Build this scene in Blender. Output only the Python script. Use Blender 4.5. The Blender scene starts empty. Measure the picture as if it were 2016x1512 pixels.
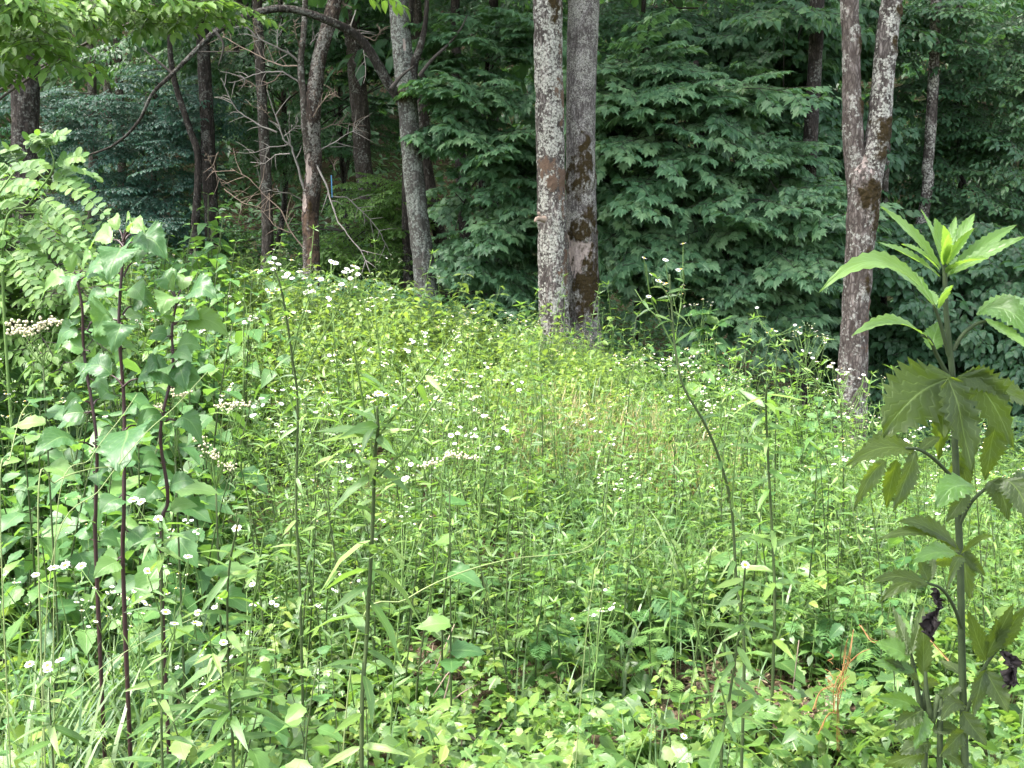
import bpy, math, random
import numpy as np
from mathutils import Matrix, Vector

# ---------------------------------------------------------------- camera, sky, sun, exposure
C = bpy.context.scene
COL = C.collection
EYE = 1.6
FPX = 2067.0                    # focal length in photograph pixels
PITCH = math.radians(7.06)
cam_d = bpy.data.cameras.new('camera')
cam_d.sensor_width = 36.0
cam_d.lens = FPX / 2016.0 * 36.0
cam_d.clip_start = 0.05
cam_d.clip_end = 600.0
cam = bpy.data.objects.new('camera', cam_d)
COL.objects.link(cam)
cam.location = (0, 0, EYE)
cam.rotation_euler = (math.pi / 2 - PITCH, 0, 0)
C.camera = cam

SUN_EL, SUN_AZ = math.radians(66), math.radians(250)      # azimuth clockwise from +Y
world = bpy.data.worlds.new('World')
C.world = world
world.use_nodes = True
wn = world.node_tree
wn.nodes.clear()
sky = wn.nodes.new('ShaderNodeTexSky')
sky.sky_type = 'NISHITA'
sky.sun_disc = False
sky.sun_elevation = SUN_EL
sky.sun_rotation = SUN_AZ
sky.air_density = 1.0
sky.dust_density = 3.0
sky.ozone_density = 1.0
bg = wn.nodes.new('ShaderNodeBackground')
bg.inputs['Strength'].default_value = 0.10
wo = wn.nodes.new('ShaderNodeOutputWorld')
pale = wn.nodes.new('ShaderNodeHueSaturation')          # thin cloud takes most of the blue out of the sky
pale.inputs['Saturation'].default_value = 0.5
wn.links.new(sky.outputs[0], pale.inputs['Color'])
wn.links.new(pale.outputs[0], bg.inputs['Color'])
wn.links.new(bg.outputs[0], wo.inputs['Surface'])

sun_d = bpy.data.lights.new('sun', 'SUN')
sun_d.energy = 1.5
sun_d.angle = math.radians(10)
sun_d.color = (1.0, 0.96, 0.88)
sun = bpy.data.objects.new('sun', sun_d)
COL.objects.link(sun)
sdir = Vector((math.sin(SUN_AZ) * math.cos(SUN_EL), math.cos(SUN_AZ) * math.cos(SUN_EL), math.sin(SUN_EL)))
sun.rotation_euler = (-sdir).to_track_quat('-Z', 'Y').to_euler()
sun.location = (0, -5, 30)

C.view_settings.view_transform = 'Standard'
C.view_settings.look = 'None'
C.view_settings.gamma = 1.0
C.view_settings.use_curve_mapping = False
C.view_settings.exposure = 3.52
C.render.engine = 'CYCLES'
C.cycles.max_bounces = 8
C.cycles.diffuse_bounces = 4
C.cycles.transmission_bounces = 5
C.cycles.glossy_bounces = 2
C.cycles.use_denoising = True

RNG = np.random.default_rng(7)
random.seed(7)
rnd = random.random

# ---------------------------------------------------------------- numeric helpers
def sm(t):
    t = np.clip(t, 0, 1)
    return t * t * (3 - 2 * t)

def _hash(ix, iy, iz):
    h = (ix.astype(np.int64) * 374761393 + iy.astype(np.int64) * 668265263 + iz.astype(np.int64) * 2147483647) & 0x7fffffff
    h = ((h ^ (h >> 13)) * 1274126177) & 0x7fffffff
    return ((h ^ (h >> 16)) & 0xffff) / 65535.0

def vnoise(x, y, z):
    ix, iy, iz = np.floor(x), np.floor(y), np.floor(z)
    fx, fy, fz = sm(x - ix), sm(y - iy), sm(z - iz)
    r = 0
    for a in (0, 1):
        for b in (0, 1):
            for c in (0, 1):
                w = (fx if a else 1 - fx) * (fy if b else 1 - fy) * (fz if c else 1 - fz)
                r = r + w * _hash(ix + a, iy + b, iz + c)
    return r

def fbm(x, y, z, octv=4):
    s, a, t = 0, 0.5, 0
    for k in range(octv):
        s = s + a * vnoise(x * 2 ** k + 17.3 * k, y * 2 ** k + 5.1 * k, z * 2 ** k + 9.7 * k)
        t += a
        a *= 0.5
    return s / t

RX = np.linspace(-8, 6, 113)
RZ = np.convolve(np.pad(np.interp(RX, [-6, -2.6, -1.46, -.75, 0, .6, 1.2, 1.9, 2.8, 4], [1.35, 1.02, .90, .75, .62, .50, .31, .02, -.34, -.45]), 3, mode='edge'), np.ones(7) / 7, mode='valid')
def ground_z(x, y):
    x = np.asarray(x, float); y = np.asarray(y, float)
    ridge = np.interp(x, RX, RZ)
    z = ridge * sm((y - 3.0) / 6.5)
    right = sm((x + 0.5) / 4.0)
    z = z - (0.3 + 0.55 * right) * sm((y - 9.6) / 3.4)
    z = z + np.where(y > 13, (y - 13) * (0.085 + 0.03 * right), 0) + np.where(y > 22, (y - 22) * 0.42, 0)
    z = z + 0.06 * (vnoise(x * 0.9, y * 0.9, x * 0 + 3) - 0.5) * sm((y + 2) / 3) + 0.5 * (vnoise(x * .15, y * .15, x * 0 + 8) - .5) * sm((y - 12) / 8)
    return z

def gz(x, y):
    return float(ground_z(np.array([x]), np.array([y]))[0])

CP, SP = math.cos(PITCH), math.sin(PITCH)
def px(u, v, Y):
    """World point seen at photograph pixel (u, v) at distance Y along the meadow."""
    a, b = (u - 1008) / FPX, (756 - v) / FPX
    d = (a, CP + b * SP, -SP + b * CP)
    s = Y / d[1]
    return np.array((a * s, Y, EYE + d[2] * s))

def unit(v):
    v = np.asarray(v, float)
    return v / np.maximum(np.linalg.norm(v, axis=-1, keepdims=True), 1e-9)

def mats(P, F, N, S):
    """Stack of 4x4 frames: leaf along F, face towards N, scaled by S."""
    P, F, N = (np.atleast_2d(np.asarray(q, float)) for q in (P, F, N))
    n = max(len(P), len(F), len(N))
    F = unit(np.broadcast_to(F, (n, 3))); N = np.broadcast_to(N, (n, 3))
    Z = N - (N * F).sum(1, keepdims=True) * F
    bad = np.linalg.norm(Z, axis=1) < 1e-4
    Z = np.where(bad[:, None], np.cross(F, [0.3, 0.9, 0.1]), Z)
    Z = unit(Z)
    Y = np.cross(Z, F)
    M = np.zeros((n, 4, 4))
    S = np.broadcast_to(np.asarray(S, float), (n,))
    M[:, :3, 0] = F * S[:, None]; M[:, :3, 1] = Y * S[:, None]; M[:, :3, 2] = Z * S[:, None]
    M[:, :3, 3] = P; M[:, 3, 3] = 1
    return M

def rotz(P, a, s=1.0):
    n = len(P)
    a = np.broadcast_to(a, (n,)); s = np.broadcast_to(s, (n,))
    M = np.zeros((n, 4, 4)); c, d = np.cos(a) * s, np.sin(a) * s
    M[:, 0, 0] = c; M[:, 0, 1] = -d; M[:, 1, 0] = d; M[:, 1, 1] = c; M[:, 2, 2] = s
    M[:, :3, 3] = P; M[:, 3, 3] = 1
    return M

class MD:
    """Triangle mesh data: V verts, F tris, uv per vert, t (tint) per vert, m material slot per tri."""
    def __init__(s, V, F, uv=None, t=None, m=None):
        s.V = np.asarray(V, float).reshape(-1, 3); s.F = np.asarray(F, np.int64).reshape(-1, 3)
        n = len(s.V)
        s.uv = np.zeros((n, 2)) if uv is None else np.asarray(uv, float)
        s.t = np.full(n, 0.5) if t is None else np.broadcast_to(np.asarray(t, float), (n,)).copy()
        s.m = np.zeros(len(s.F), np.int64) if m is None else np.broadcast_to(np.asarray(m), (len(s.F),)).copy()
    def moved(s, M):
        return MD(s.V @ M[:3, :3].T + M[:3, 3], s.F, s.uv, s.t, s.m)

def join(L):
    L = [q for q in L if q is not None and len(q.V)]
    if not L: return MD(np.zeros((0, 3)), np.zeros((0, 3)))
    off = np.cumsum([0] + [len(q.V) for q in L])
    return MD(np.concatenate([q.V for q in L]), np.concatenate([q.F + o for q, o in zip(L, off)]),
              np.concatenate([q.uv for q in L]), np.concatenate([q.t for q in L]), np.concatenate([q.m for q in L]))

def inst(T, M, tint=None, m=None):
    """Copies of template T at the frames M, as one MD."""
    k, n = len(M), len(T.V)
    if k == 0: return MD(np.zeros((0, 3)), np.zeros((0, 3)))
    V = np.einsum('kij,nj->kni', M[:, :3, :3], T.V) + M[:, None, :3, 3]
    F = (T.F[None] + (np.arange(k) * n)[:, None, None]).reshape(-1, 3)
    t = np.repeat(np.asarray(tint, float), n) if tint is not None else np.tile(T.t, k)
    return MD(V.reshape(-1, 3), F, np.tile(T.uv, (k, 1)), t, np.tile(T.m if m is None else np.full(len(T.F), m), k))

def inst_mix(Ts, M, tint=None):
    out = []
    pick = RNG.integers(0, len(Ts), len(M))
    for i, T in enumerate(Ts):
        q = pick == i
        out.append(inst(T, M[q], None if tint is None else np.asarray(tint)[q]))
    return join(out)

def spline(P, n):
    P = np.asarray(P, float); k = len(P)
    if k < 3:
        return P[0] + (P[-1] - P[0]) * np.linspace(0, 1, n)[:, None]
    E = np.vstack([2 * P[0] - P[1], P, 2 * P[-1] - P[-2]])
    u = np.linspace(0, k - 1, n); i = np.minimum(u.astype(int), k - 2); f = (u - i)[:, None]
    p0, p1, p2, p3 = E[i], E[i + 1], E[i + 2], E[i + 3]
    return 0.5 * (2 * p1 + (p2 - p0) * f + (2 * p0 - 5 * p1 + 4 * p2 - p3) * f ** 2 + (3 * p1 - p0 - 3 * p2 + p3) * f ** 3)

def tube(P, R, sides=5, n=None, m=0, tint=0.5, cap=True):
    P = np.asarray(P, float)
    n = n or len(P)
    Q = spline(P, n)
    R = np.interp(np.linspace(0, 1, n), np.linspace(0, 1, np.size(R)), np.ravel(R)) if np.size(R) > 1 else np.full(n, float(np.ravel(R)[0]))
    T = unit(np.gradient(Q, axis=0))
    ref = np.array([1.0, 0.05, 0.02]) if abs(T[:, 2]).mean() > 0.6 else np.array([0.05, 0.03, 1.0])
    A = unit(np.cross(T, ref)); B = np.cross(T, A)
    th = np.linspace(0, 2 * math.pi, sides, endpoint=False)
    V = Q[:, None] + R[:, None, None] * (A[:, None] * np.cos(th)[None, :, None] + B[:, None] * np.sin(th)[None, :, None])
    i, j = np.meshgrid(np.arange(n - 1), np.arange(sides), indexing='ij')
    a = (i * sides + j).ravel(); b = (i * sides + (j + 1) % sides).ravel(); c = a + sides; d = b + sides
    F = np.concatenate([np.stack([a, b, d], 1), np.stack([a, d, c], 1)])
    V = V.reshape(-1, 3)
    uv = np.stack([np.repeat(np.linspace(0, 1, n), sides), np.zeros(n * sides)], 1)
    if cap:
        V = np.vstack([V, Q[-1]]); uv = np.vstack([uv, [1, 0]])
        e = (n - 1) * sides
        F = np.vstack([F, [[e + k, e + (k + 1) % sides, len(V) - 1] for k in range(sides)]])
    return MD(V, F, uv, tint, m)

# ---------------------------------------------------------------- object helpers
def new_mesh(name, md, materials, extra=None):
    me = bpy.data.meshes.new(name)
    nv, nf = len(md.V), len(md.F)
    me.vertices.add(nv); me.loops.add(nf * 3); me.polygons.add(nf)
    me.vertices.foreach_set('co', md.V.astype(np.float32).ravel())
    me.loops.foreach_set('vertex_index', md.F.astype(np.int32).ravel())
    me.polygons.foreach_set('loop_start', np.arange(0, nf * 3, 3, dtype=np.int32))
    me.polygons.foreach_set('use_smooth', np.ones(nf, bool))
    for q in materials: me.materials.append(q)
    me.polygons.foreach_set('material_index', md.m.astype(np.int32))
    a = me.attributes.new('luv', 'FLOAT2', 'POINT'); a.data.foreach_set('vector', md.uv.astype(np.float32).ravel())
    a = me.attributes.new('tint', 'FLOAT', 'POINT'); a.data.foreach_set('value', md.t.astype(np.float32))
    for k, v in (extra or {}).items():
        a = me.attributes.new(k, 'FLOAT', 'POINT'); a.data.foreach_set('value', np.asarray(v, np.float32))
    me.update(calc_edges=True)
    return me

def link(name, data, parent=None, M=None, kind=None):
    o = bpy.data.objects.new(name, data)
    COL.objects.link(o)
    if parent is not None: o.parent = parent
    if M is not None: o.matrix_basis = Matrix(M.tolist())
    if kind: o['kind'] = kind
    return o

def root(name, loc, label, cat, group=None, rz=0.0, s=1.0):
    o = bpy.data.objects.new(name, None)
    o.empty_display_size = 0.1
    COL.objects.link(o)
    o.location = tuple(float(q) for q in loc); o.rotation_euler = (0, 0, rz); o.scale = (s, s, s)
    o['label'] = label; o['category'] = cat
    if group: o['group'] = group
    return o

def part(name, md, materials, parent, kind=None, extra=None, base=None):
    """A mesh given in world coordinates, linked under a parent whose thing stands at base."""
    b = np.array(base if base is not None else parent.location)
    md = MD(md.V - b, md.F, md.uv, md.t, md.m)
    return link(name, new_mesh(name, md, materials if isinstance(materials, list) else [materials], extra), parent, kind=kind)

# ---------------------------------------------------------------- materials
def nodes(name):
    m = bpy.data.materials.new(name); m.use_nodes = True
    nt = m.node_tree; nt.nodes.clear()
    out = nt.nodes.new('ShaderNodeOutputMaterial')
    def N(t, **kw):
        n = nt.nodes.new('ShaderNode' + t)
        for k, v in kw.items():
            if k in n.inputs: n.inputs[k].default_value = v
            else: setattr(n, k, v)
        return n
    return m, nt, out, N, nt.links.new

def M2(N, L, op, a, b=None, clamp=False):
    n = N('Math', operation=op); n.use_clamp = clamp
    for i, q in enumerate((a, b)):
        if q is None: continue
        if isinstance(q, (int, float)): n.inputs[i].default_value = q
        else: L(q, n.inputs[i])
    return n.outputs[0]

def mixc(N, L, f, a, b):
    n = N('Mix', data_type='RGBA')
    for i, q in ((0, f), (6, a), (7, b)):
        if isinstance(q, (int, float)): n.inputs[i].default_value = q
        elif isinstance(q, tuple): n.inputs[i].default_value = (*q, 1)
        else: L(q, n.inputs[i])
    return n.outputs[2]

def leaf_mat(name, dark, mid, light, trans, rough=0.42, spec=0.45, tw=0.38, vein=0.5, side=10.0, under=1.25):
    m, nt, out, N, L = nodes(name)
    tint = N('Attribute', attribute_name='tint').outputs['Fac']
    oi = N('ObjectInfo')
    r = M2(N, L, 'MULTIPLY', M2(N, L, 'SUBTRACT', oi.outputs['Random'], 0.5), oi.outputs['Object Index'])
    t = M2(N, L, 'ADD', tint, r, clamp=True)
    ramp = N('ValToRGB')
    e = ramp.color_ramp.elements
    e[0].position = 0.0; e[0].color = (*dark, 1); e[1].position = 1.0; e[1].color = (*light, 1)
    k = e.new(0.5); k.color = (*mid, 1)
    L(t, ramp.inputs[0])
    geo = N('NewGeometry')
    no = N('TexNoise', Scale=23.0, Detail=2.0); L(geo.outputs['Position'], no.inputs['Vector'])
    hv = N('HueSaturation'); L(ramp.outputs[0], hv.inputs['Color'])
    L(M2(N, L, 'ADD', M2(N, L, 'MULTIPLY', no.outputs['Fac'], 0.5), 0.75), hv.inputs['Value'])
    uv = N('Attribute', attribute_name='luv')
    sp = N('SeparateXYZ'); L(uv.outputs['Vector'], sp.inputs[0])
    av = M2(N, L, 'ABSOLUTE', sp.outputs[1])
    rib = M2(N, L, 'SUBTRACT', 1.0, M2(N, L, 'MULTIPLY', av, 14.0), clamp=True)
    w = M2(N, L, 'SUBTRACT', sp.outputs[0], M2(N, L, 'MULTIPLY', av, 0.35))
    sv = M2(N, L, 'POWER', M2(N, L, 'ABSOLUTE', M2(N, L, 'SINE', M2(N, L, 'MULTIPLY', w, side * 3.1416))), 18.0)
    sv = M2(N, L, 'SUBTRACT', 1.0, M2(N, L, 'ABSOLUTE', M2(N, L, 'SINE', M2(N, L, 'MULTIPLY', w, side * 3.1416))), clamp=True)
    sv = M2(N, L, 'MULTIPLY', M2(N, L, 'POWER', sv, 6.0), 0.6)
    vf = M2(N, L, 'MULTIPLY', M2(N, L, 'MAXIMUM', rib, sv), vein, clamp=True)
    vc = tuple(min(1, q * (2.2 if vein > .8 else 1.5) + 0.03) for q in light)
    col = mixc(N, L, vf, hv.outputs[0], vc)
    back = N('HueSaturation', Saturation=0.85, Value=under); L(col, back.inputs['Color'])
    col2 = mixc(N, L, geo.outputs['Backfacing'], col, back.outputs[0])
    pr = N('BsdfPrincipled', Roughness=rough)
    pr.inputs['Specular IOR Level'].default_value = spec
    L(col2, pr.inputs['Base Color'])
    bump = N('Bump', Strength=0.35, Distance=0.004)
    L(M2(N, L, 'SUBTRACT', M2(N, L, 'MULTIPLY', no.outputs['Fac'], 0.6), vf), bump.inputs['Height'])
    L(bump.outputs[0], pr.inputs['Normal'])
    tr = N('BsdfTranslucent')
    tc = N('HueSaturation', Value=1.0); L(mixc(N, L, 0.75, col, trans), tc.inputs['Color'])
    L(tc.outputs[0], tr.inputs['Color'])
    mx = N('MixShader', Fac=tw)
    L(pr.outputs[0], mx.inputs[1]); L(tr.outputs[0], mx.inputs[2]); L(mx.outputs[0], out.inputs[0])
    return m

def plain(name, col, rough=0.6, var=0.4, scale=40.0, spec=0.3, trans=None):
    m, nt, out, N, L = nodes(name)
    geo = N('NewGeometry')
    no = N('TexNoise', Scale=scale, Detail=3.0); L(geo.outputs['Position'], no.inputs['Vector'])
    hv = N('HueSaturation', Color=(*col, 1))
    L(M2(N, L, 'ADD', M2(N, L, 'MULTIPLY', no.outputs['Fac'], 2 * var), 1 - var), hv.inputs['Value'])
    pr = N('BsdfPrincipled', Roughness=rough); pr.inputs['Specular IOR Level'].default_value = spec
    L(hv.outputs[0], pr.inputs['Base Color'])
    if trans:
        tr = N('BsdfTranslucent', Color=(*trans, 1)); mx = N('MixShader', Fac=0.35)
        L(pr.outputs[0], mx.inputs[1]); L(tr.outputs[0], mx.inputs[2]); L(mx.outputs[0], out.inputs[0])
    else:
        L(pr.outputs[0], out.inputs[0])
    return m

def bark_mat(name, base, crack, lichen=(0.38, 0.37, 0.32), scale=1.0, flake=52.0):
    m, nt, out, N, L = nodes(name)
    tc = N('TexCoord'); mp = N('Mapping'); mp.inputs['Scale'].default_value = (26 * scale, 26 * scale, 7 * scale)
    L(tc.outputs['Object'], mp.inputs['Vector'])
    n1 = N('TexNoise', Scale=1.0, Detail=6.0, Roughness=0.65); L(mp.outputs[0], n1.inputs['Vector'])
    n2 = N('TexNoise', Scale=70.0, Detail=4.0, Roughness=0.7); L(tc.outputs['Object'], n2.inputs['Vector'])
    n3 = N('TexNoise', Scale=4.0, Detail=2.0); L(tc.outputs['Object'], n3.inputs['Vector'])
    deep = N('Attribute', attribute_name='deep').outputs['Fac']
    mr = N('MapRange'); L(n1.outputs['Fac'], mr.inputs[0]); mr.inputs[1].default_value = 0.38; mr.inputs[2].default_value = 0.62
    f = M2(N, L, 'MULTIPLY', mr.outputs[0], M2(N, L, 'SUBTRACT', 1.0, M2(N, L, 'MULTIPLY', deep, 0.8)), clamp=True)
    vm = N('Mapping'); vm.inputs['Scale'].default_value = (34 * scale, 34 * scale, 13 * scale)
    wv = N('MixRGB', blend_type='ADD', Fac=0.03); L(tc.outputs['Object'], wv.inputs[1]); L(n1.outputs['Color'], wv.inputs[2]); L(wv.outputs[0], vm.inputs['Vector'])
    ve = N('TexVoronoi', feature='DISTANCE_TO_EDGE', Scale=1.0); L(vm.outputs[0], ve.inputs['Vector'])
    vr = N('MapRange'); L(ve.outputs['Distance'], vr.inputs[0]); vr.inputs[2].default_value = 0.20; vr.inputs[3].default_value = 0.08
    f = M2(N, L, 'MULTIPLY', f, vr.outputs[0])
    hi = tuple(min(1, q * 1.35) for q in base)
    col = mixc(N, L, f, crack, mixc(N, L, n3.outputs['Fac'], base, hi))
    def mask(attr, lo, hi_, nz, amt=0.5):
        a = N('Attribute', attribute_name=attr).outputs['Fac']
        q = M2(N, L, 'ADD', a, M2(N, L, 'MULTIPLY', M2(N, L, 'SUBTRACT', nz, 0.5), amt))
        r_ = N('MapRange'); L(q, r_.inputs[0]); r_.inputs[1].default_value = lo; r_.inputs[2].default_value = hi_
        return r_.outputs[0]
    nl = N('TexNoise', Scale=38.0, Detail=3.0); L(tc.outputs['Object'], nl.inputs['Vector'])
    lc = mixc(N, L, n2.outputs['Fac'], tuple(q * 0.65 for q in lichen), tuple(min(1, q * 1.25) for q in lichen))
    fv = N('TexVoronoi', Scale=flake); fw = N('MixRGB', blend_type='ADD', Fac=0.05); L(tc.outputs['Object'], fw.inputs[1]); L(n2.outputs['Color'], fw.inputs[2]); L(fw.outputs[0], fv.inputs['Vector'])
    cs = N('SeparateXYZ'); L(fv.outputs['Color'], cs.inputs[0])
    la = N('Attribute', attribute_name='lichen').outputs['Fac']
    big = N('TexNoise', Scale=7.0, Detail=3.0); L(tc.outputs['Object'], big.inputs['Vector'])
    la = M2(N, L, 'ADD', la, M2(N, L, 'MULTIPLY', M2(N, L, 'SUBTRACT', big.outputs['Fac'], 0.5), 1.6))
    lf = M2(N, L, 'MULTIPLY', M2(N, L, 'SUBTRACT', M2(N, L, 'MULTIPLY', la, 1.15), cs.outputs[0]), 5.0, clamp=True)
    le = M2(N, L, 'SUBTRACT', 1.0, M2(N, L, 'MULTIPLY', M2(N, L, 'POWER', fv.outputs['Distance'], 2.0), 1.6), clamp=True)
    col = mixc(N, L, M2(N, L, 'MULTIPLY', M2(N, L, 'MULTIPLY', lf, le), .9), col, lc)
    col = mixc(N, L, mask('rust', 0.45, 0.75, nl.outputs['Fac'], 1.5), col, mixc(N, L, n2.outputs['Fac'], (0.045, 0.028, 0.019), (0.15, 0.098, 0.068)))
    col = mixc(N, L, mask('bare', 0.45, 0.55, nl.outputs['Fac'], 0.3), col, mixc(N, L, n1.outputs['Fac'], (0.16, 0.12, 0.10), (0.44, 0.36, 0.32)))
    col = mixc(N, L, mask('moss', 0.32, 0.92, nl.outputs['Fac'], 1.3), col, mixc(N, L, n2.outputs['Fac'], (0.009, 0.006, 0.003), (0.050, 0.034, 0.011)))
    pr = N('BsdfPrincipled', Roughness=0.92); pr.inputs['Specular IOR Level'].default_value = 0.15
    L(col, pr.inputs['Base Color'])
    bump = N('Bump', Strength=1.0, Distance=0.02)
    L(M2(N, L, 'ADD', n1.outputs['Fac'], M2(N, L, 'MULTIPLY', n2.outputs['Fac'], 0.5)), bump.inputs['Height'])
    L(bump.outputs[0], pr.inputs['Normal'])
    L(pr.outputs[0], out.inputs[0])
    return m

def ground_mat():
    m, nt, out, N, L = nodes('soil_and_litter')
    tc = N('TexCoord')
    n1 = N('TexNoise', Scale=1.4, Detail=5.0, Roughness=0.6); L(tc.outputs['Object'], n1.inputs['Vector'])
    n2 = N('TexNoise', Scale=38.0, Detail=5.0, Roughness=0.7); L(tc.outputs['Object'], n2.inputs['Vector'])
    vo = N('TexVoronoi', Scale=22.0); L(tc.outputs['Object'], vo.inputs['Vector'])
    soil = mixc(N, L, n2.outputs['Fac'], (0.025, 0.019, 0.014), (0.13, 0.09, 0.06))
    lit = mixc(N, L, vo.outputs['Color'], (0.04, 0.03, 0.02), (0.14, 0.10, 0.065))
    col = mixc(N, L, n1.outputs['Fac'], soil, lit)
    gr = mixc(N, L, n2.outputs['Fac'], (0.012, 0.024, 0.008), (0.04, 0.065, 0.02))
    mr = N('MapRange'); L(n1.outputs['Fac'], mr.inputs[0]); mr.inputs[1].default_value = 0.42; mr.inputs[2].default_value = 0.6
    col = mixc(N, L, mr.outputs[0], col, gr)
    pr = N('BsdfPrincipled', Roughness=0.95); pr.inputs['Specular IOR Level'].default_value = 0.1
    L(col, pr.inputs['Base Color'])
    bump = N('Bump', Strength=0.9, Distance=0.03); L(M2(N, L, 'ADD', n2.outputs['Fac'], vo.outputs['Distance']), bump.inputs['Height'])
    L(bump.outputs[0], pr.inputs['Normal']); L(pr.outputs[0], out.inputs[0])
    return m

MAT = {}
MAT['maple'] = leaf_mat('maple_leaf', (0.028, 0.074, 0.036), (0.064, 0.145, 0.068), (0.130, 0.220, 0.100), (0.13, 0.29, 0.05), rough=0.45, spec=0.4)
MAT['forest'] = leaf_mat('forest_leaf', (0.022, 0.060, 0.028), (0.042, 0.105, 0.048), (0.085, 0.160, 0.062), (0.11, 0.25, 0.04), rough=0.45, spec=0.4)
MAT['locust_blue'] = leaf_mat('blue_green_leaf', (0.020, 0.060, 0.048), (0.035, 0.095, 0.070), (0.060, 0.130, 0.080), (0.06, 0.18, 0.06), rough=0.45, spec=0.5)
MAT['elm'] = leaf_mat('elm_leaf', (0.040, 0.095, 0.020), (0.075, 0.150, 0.032), (0.130, 0.210, 0.050), (0.22, 0.40, 0.04), rough=0.5, spec=0.3)
MAT['locust'] = leaf_mat('locust_leaflet', (0.026, 0.075, 0.014), (0.050, 0.118, 0.022), (0.095, 0.165, 0.030), (0.17, 0.34, 0.025), rough=0.5, spec=0.25, tw=0.36)
MAT['meadow'] = leaf_mat('meadow_leaf', (0.028, 0.070, 0.018), (0.065, 0.140, 0.030), (0.140, 0.210, 0.045), (0.22, 0.40, 0.04), rough=0.42, spec=0.5)
MAT['yellow'] = leaf_mat('yellow_green_leaf', (0.050, 0.095, 0.018), (0.105, 0.170, 0.030), (0.185, 0.240, 0.050), (0.30, 0.44, 0.05), rough=0.45, spec=0.45)
MAT['broad'] = leaf_mat('broad_weed_leaf', (0.026, 0.075, 0.026), (0.060, 0.140, 0.042), (0.115, 0.195, 0.050), (0.20, 0.38, 0.04), rough=0.45, spec=0.34)
MAT['grass'] = leaf_mat('grass_blade', (0.040, 0.090, 0.035), (0.075, 0.140, 0.050), (0.150, 0.200, 0.080), (0.18, 0.30, 0.06), vein=0.2)
MAT['dry'] = leaf_mat('dry_blade', (0.18, 0.15, 0.06), (0.30, 0.25, 0.11), (0.44, 0.38, 0.19), (0.3, 0.24, 0.1), vein=0.2)
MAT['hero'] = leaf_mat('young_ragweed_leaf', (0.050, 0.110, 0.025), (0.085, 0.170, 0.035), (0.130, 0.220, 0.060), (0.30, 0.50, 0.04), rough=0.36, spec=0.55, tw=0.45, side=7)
MAT['hero_old_shaded'] = leaf_mat('old_shaded_ragweed_leaf', (0.024, 0.040, 0.016), (0.034, 0.058, 0.013), (0.052, 0.082, 0.014), (0.20, 0.29, 0.012), rough=0.5, spec=0.45, tw=0.5, vein=0.9, side=7)  # lower leaves: older green, with their shade also put into the colour
MAT['stem'] = plain('green_stem', (0.075, 0.130, 0.030), 0.75, 0.35, 60)
MAT['dark_stem'] = plain('dark_green_stem', (0.038, 0.058, 0.016), 0.75, 0.35, 60)
MAT['hero_stem'] = plain('ragweed_stem', (0.030, 0.046, 0.016), 0.75, 0.4, 90)
MAT['purple'] = plain('purple_stem', (0.030, 0.014, 0.014), 0.45, 0.4, 60)
MAT['petal'] = plain('white_petal', (0.66, 0.66, 0.67), 0.6, 0.06, 60, trans=(0.7, 0.7, 0.7))
MAT['disc'] = plain('yellow_disc', (0.50, 0.32, 0.03), 0.7, 0.3, 400)
MAT['bud'] = plain('pale_bud', (0.30, 0.36, 0.20), 0.7, 0.3, 300)
MAT['cream'] = plain('cream_flower', (0.38, 0.35, 0.23), 0.8, 0.4, 250)
MAT['dodder'] = plain('orange_thread', (0.21, 0.105, 0.036), 0.45, 0.3, 100)
MAT['twig'] = plain('dead_twig', (0.20, 0.15, 0.115), 0.9, 0.45, 30)
MAT['grey_twig'] = plain('grey_twig', (0.20, 0.18, 0.16), 0.9, 0.4, 30)
MAT['dark_twig'] = plain('dark_branch', (0.045, 0.038, 0.032), 0.9, 0.5, 30)
MAT['withered'] = plain('withered_leaf', (0.020, 0.015, 0.014), 0.8, 0.6, 80)
MAT['blue'] = plain('blue_tape', (0.06, 0.20, 0.36), 0.4, 0.1, 20)
MAT['straw'] = plain('straw_stem', (0.15, 0.19, 0.07), 0.6, 0.3, 40)
MAT['litter'] = leaf_mat('dry_litter', (0.03, 0.02, 0.013), (0.085, 0.058, 0.036), (0.21, 0.165, 0.10), (0.16, 0.11, 0.06), spec=0.2, tw=0.2, vein=0.2)
MAT['ground'] = ground_mat()
B_GREY = bark_mat('grey_bark', (0.19, 0.163, 0.148), (0.035, 0.028, 0.024), lichen=(0.44, 0.43, 0.37))
B_FINE = bark_mat('fine_grey_bark', (0.25, 0.228, 0.215), (0.055, 0.046, 0.042), scale=2.0, flake=100.0)
B_PINK = bark_mat('furrowed_pinkish_bark', (0.22, 0.186, 0.165), (0.05, 0.038, 0.032))
B_DARK = bark_mat('dark_bark', (0.075, 0.062, 0.052), (0.016, 0.013, 0.011), lichen=(0.15, 0.15, 0.13))
B_MID = bark_mat('mid_brown_bark', (0.12, 0.10, 0.086), (0.032, 0.026, 0.02), lichen=(0.22, 0.22, 0.19))
B_DEAD = bark_mat('peeling_dead_bark', (0.125, 0.092, 0.072), (0.03, 0.022, 0.018), lichen=(0.26, 0.25, 0.22))
B_BIRCH = bark_mat('mottled_bark', (0.105, 0.098, 0.088), (0.05, 0.046, 0.04), lichen=(0.24, 0.26, 0.225))

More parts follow.
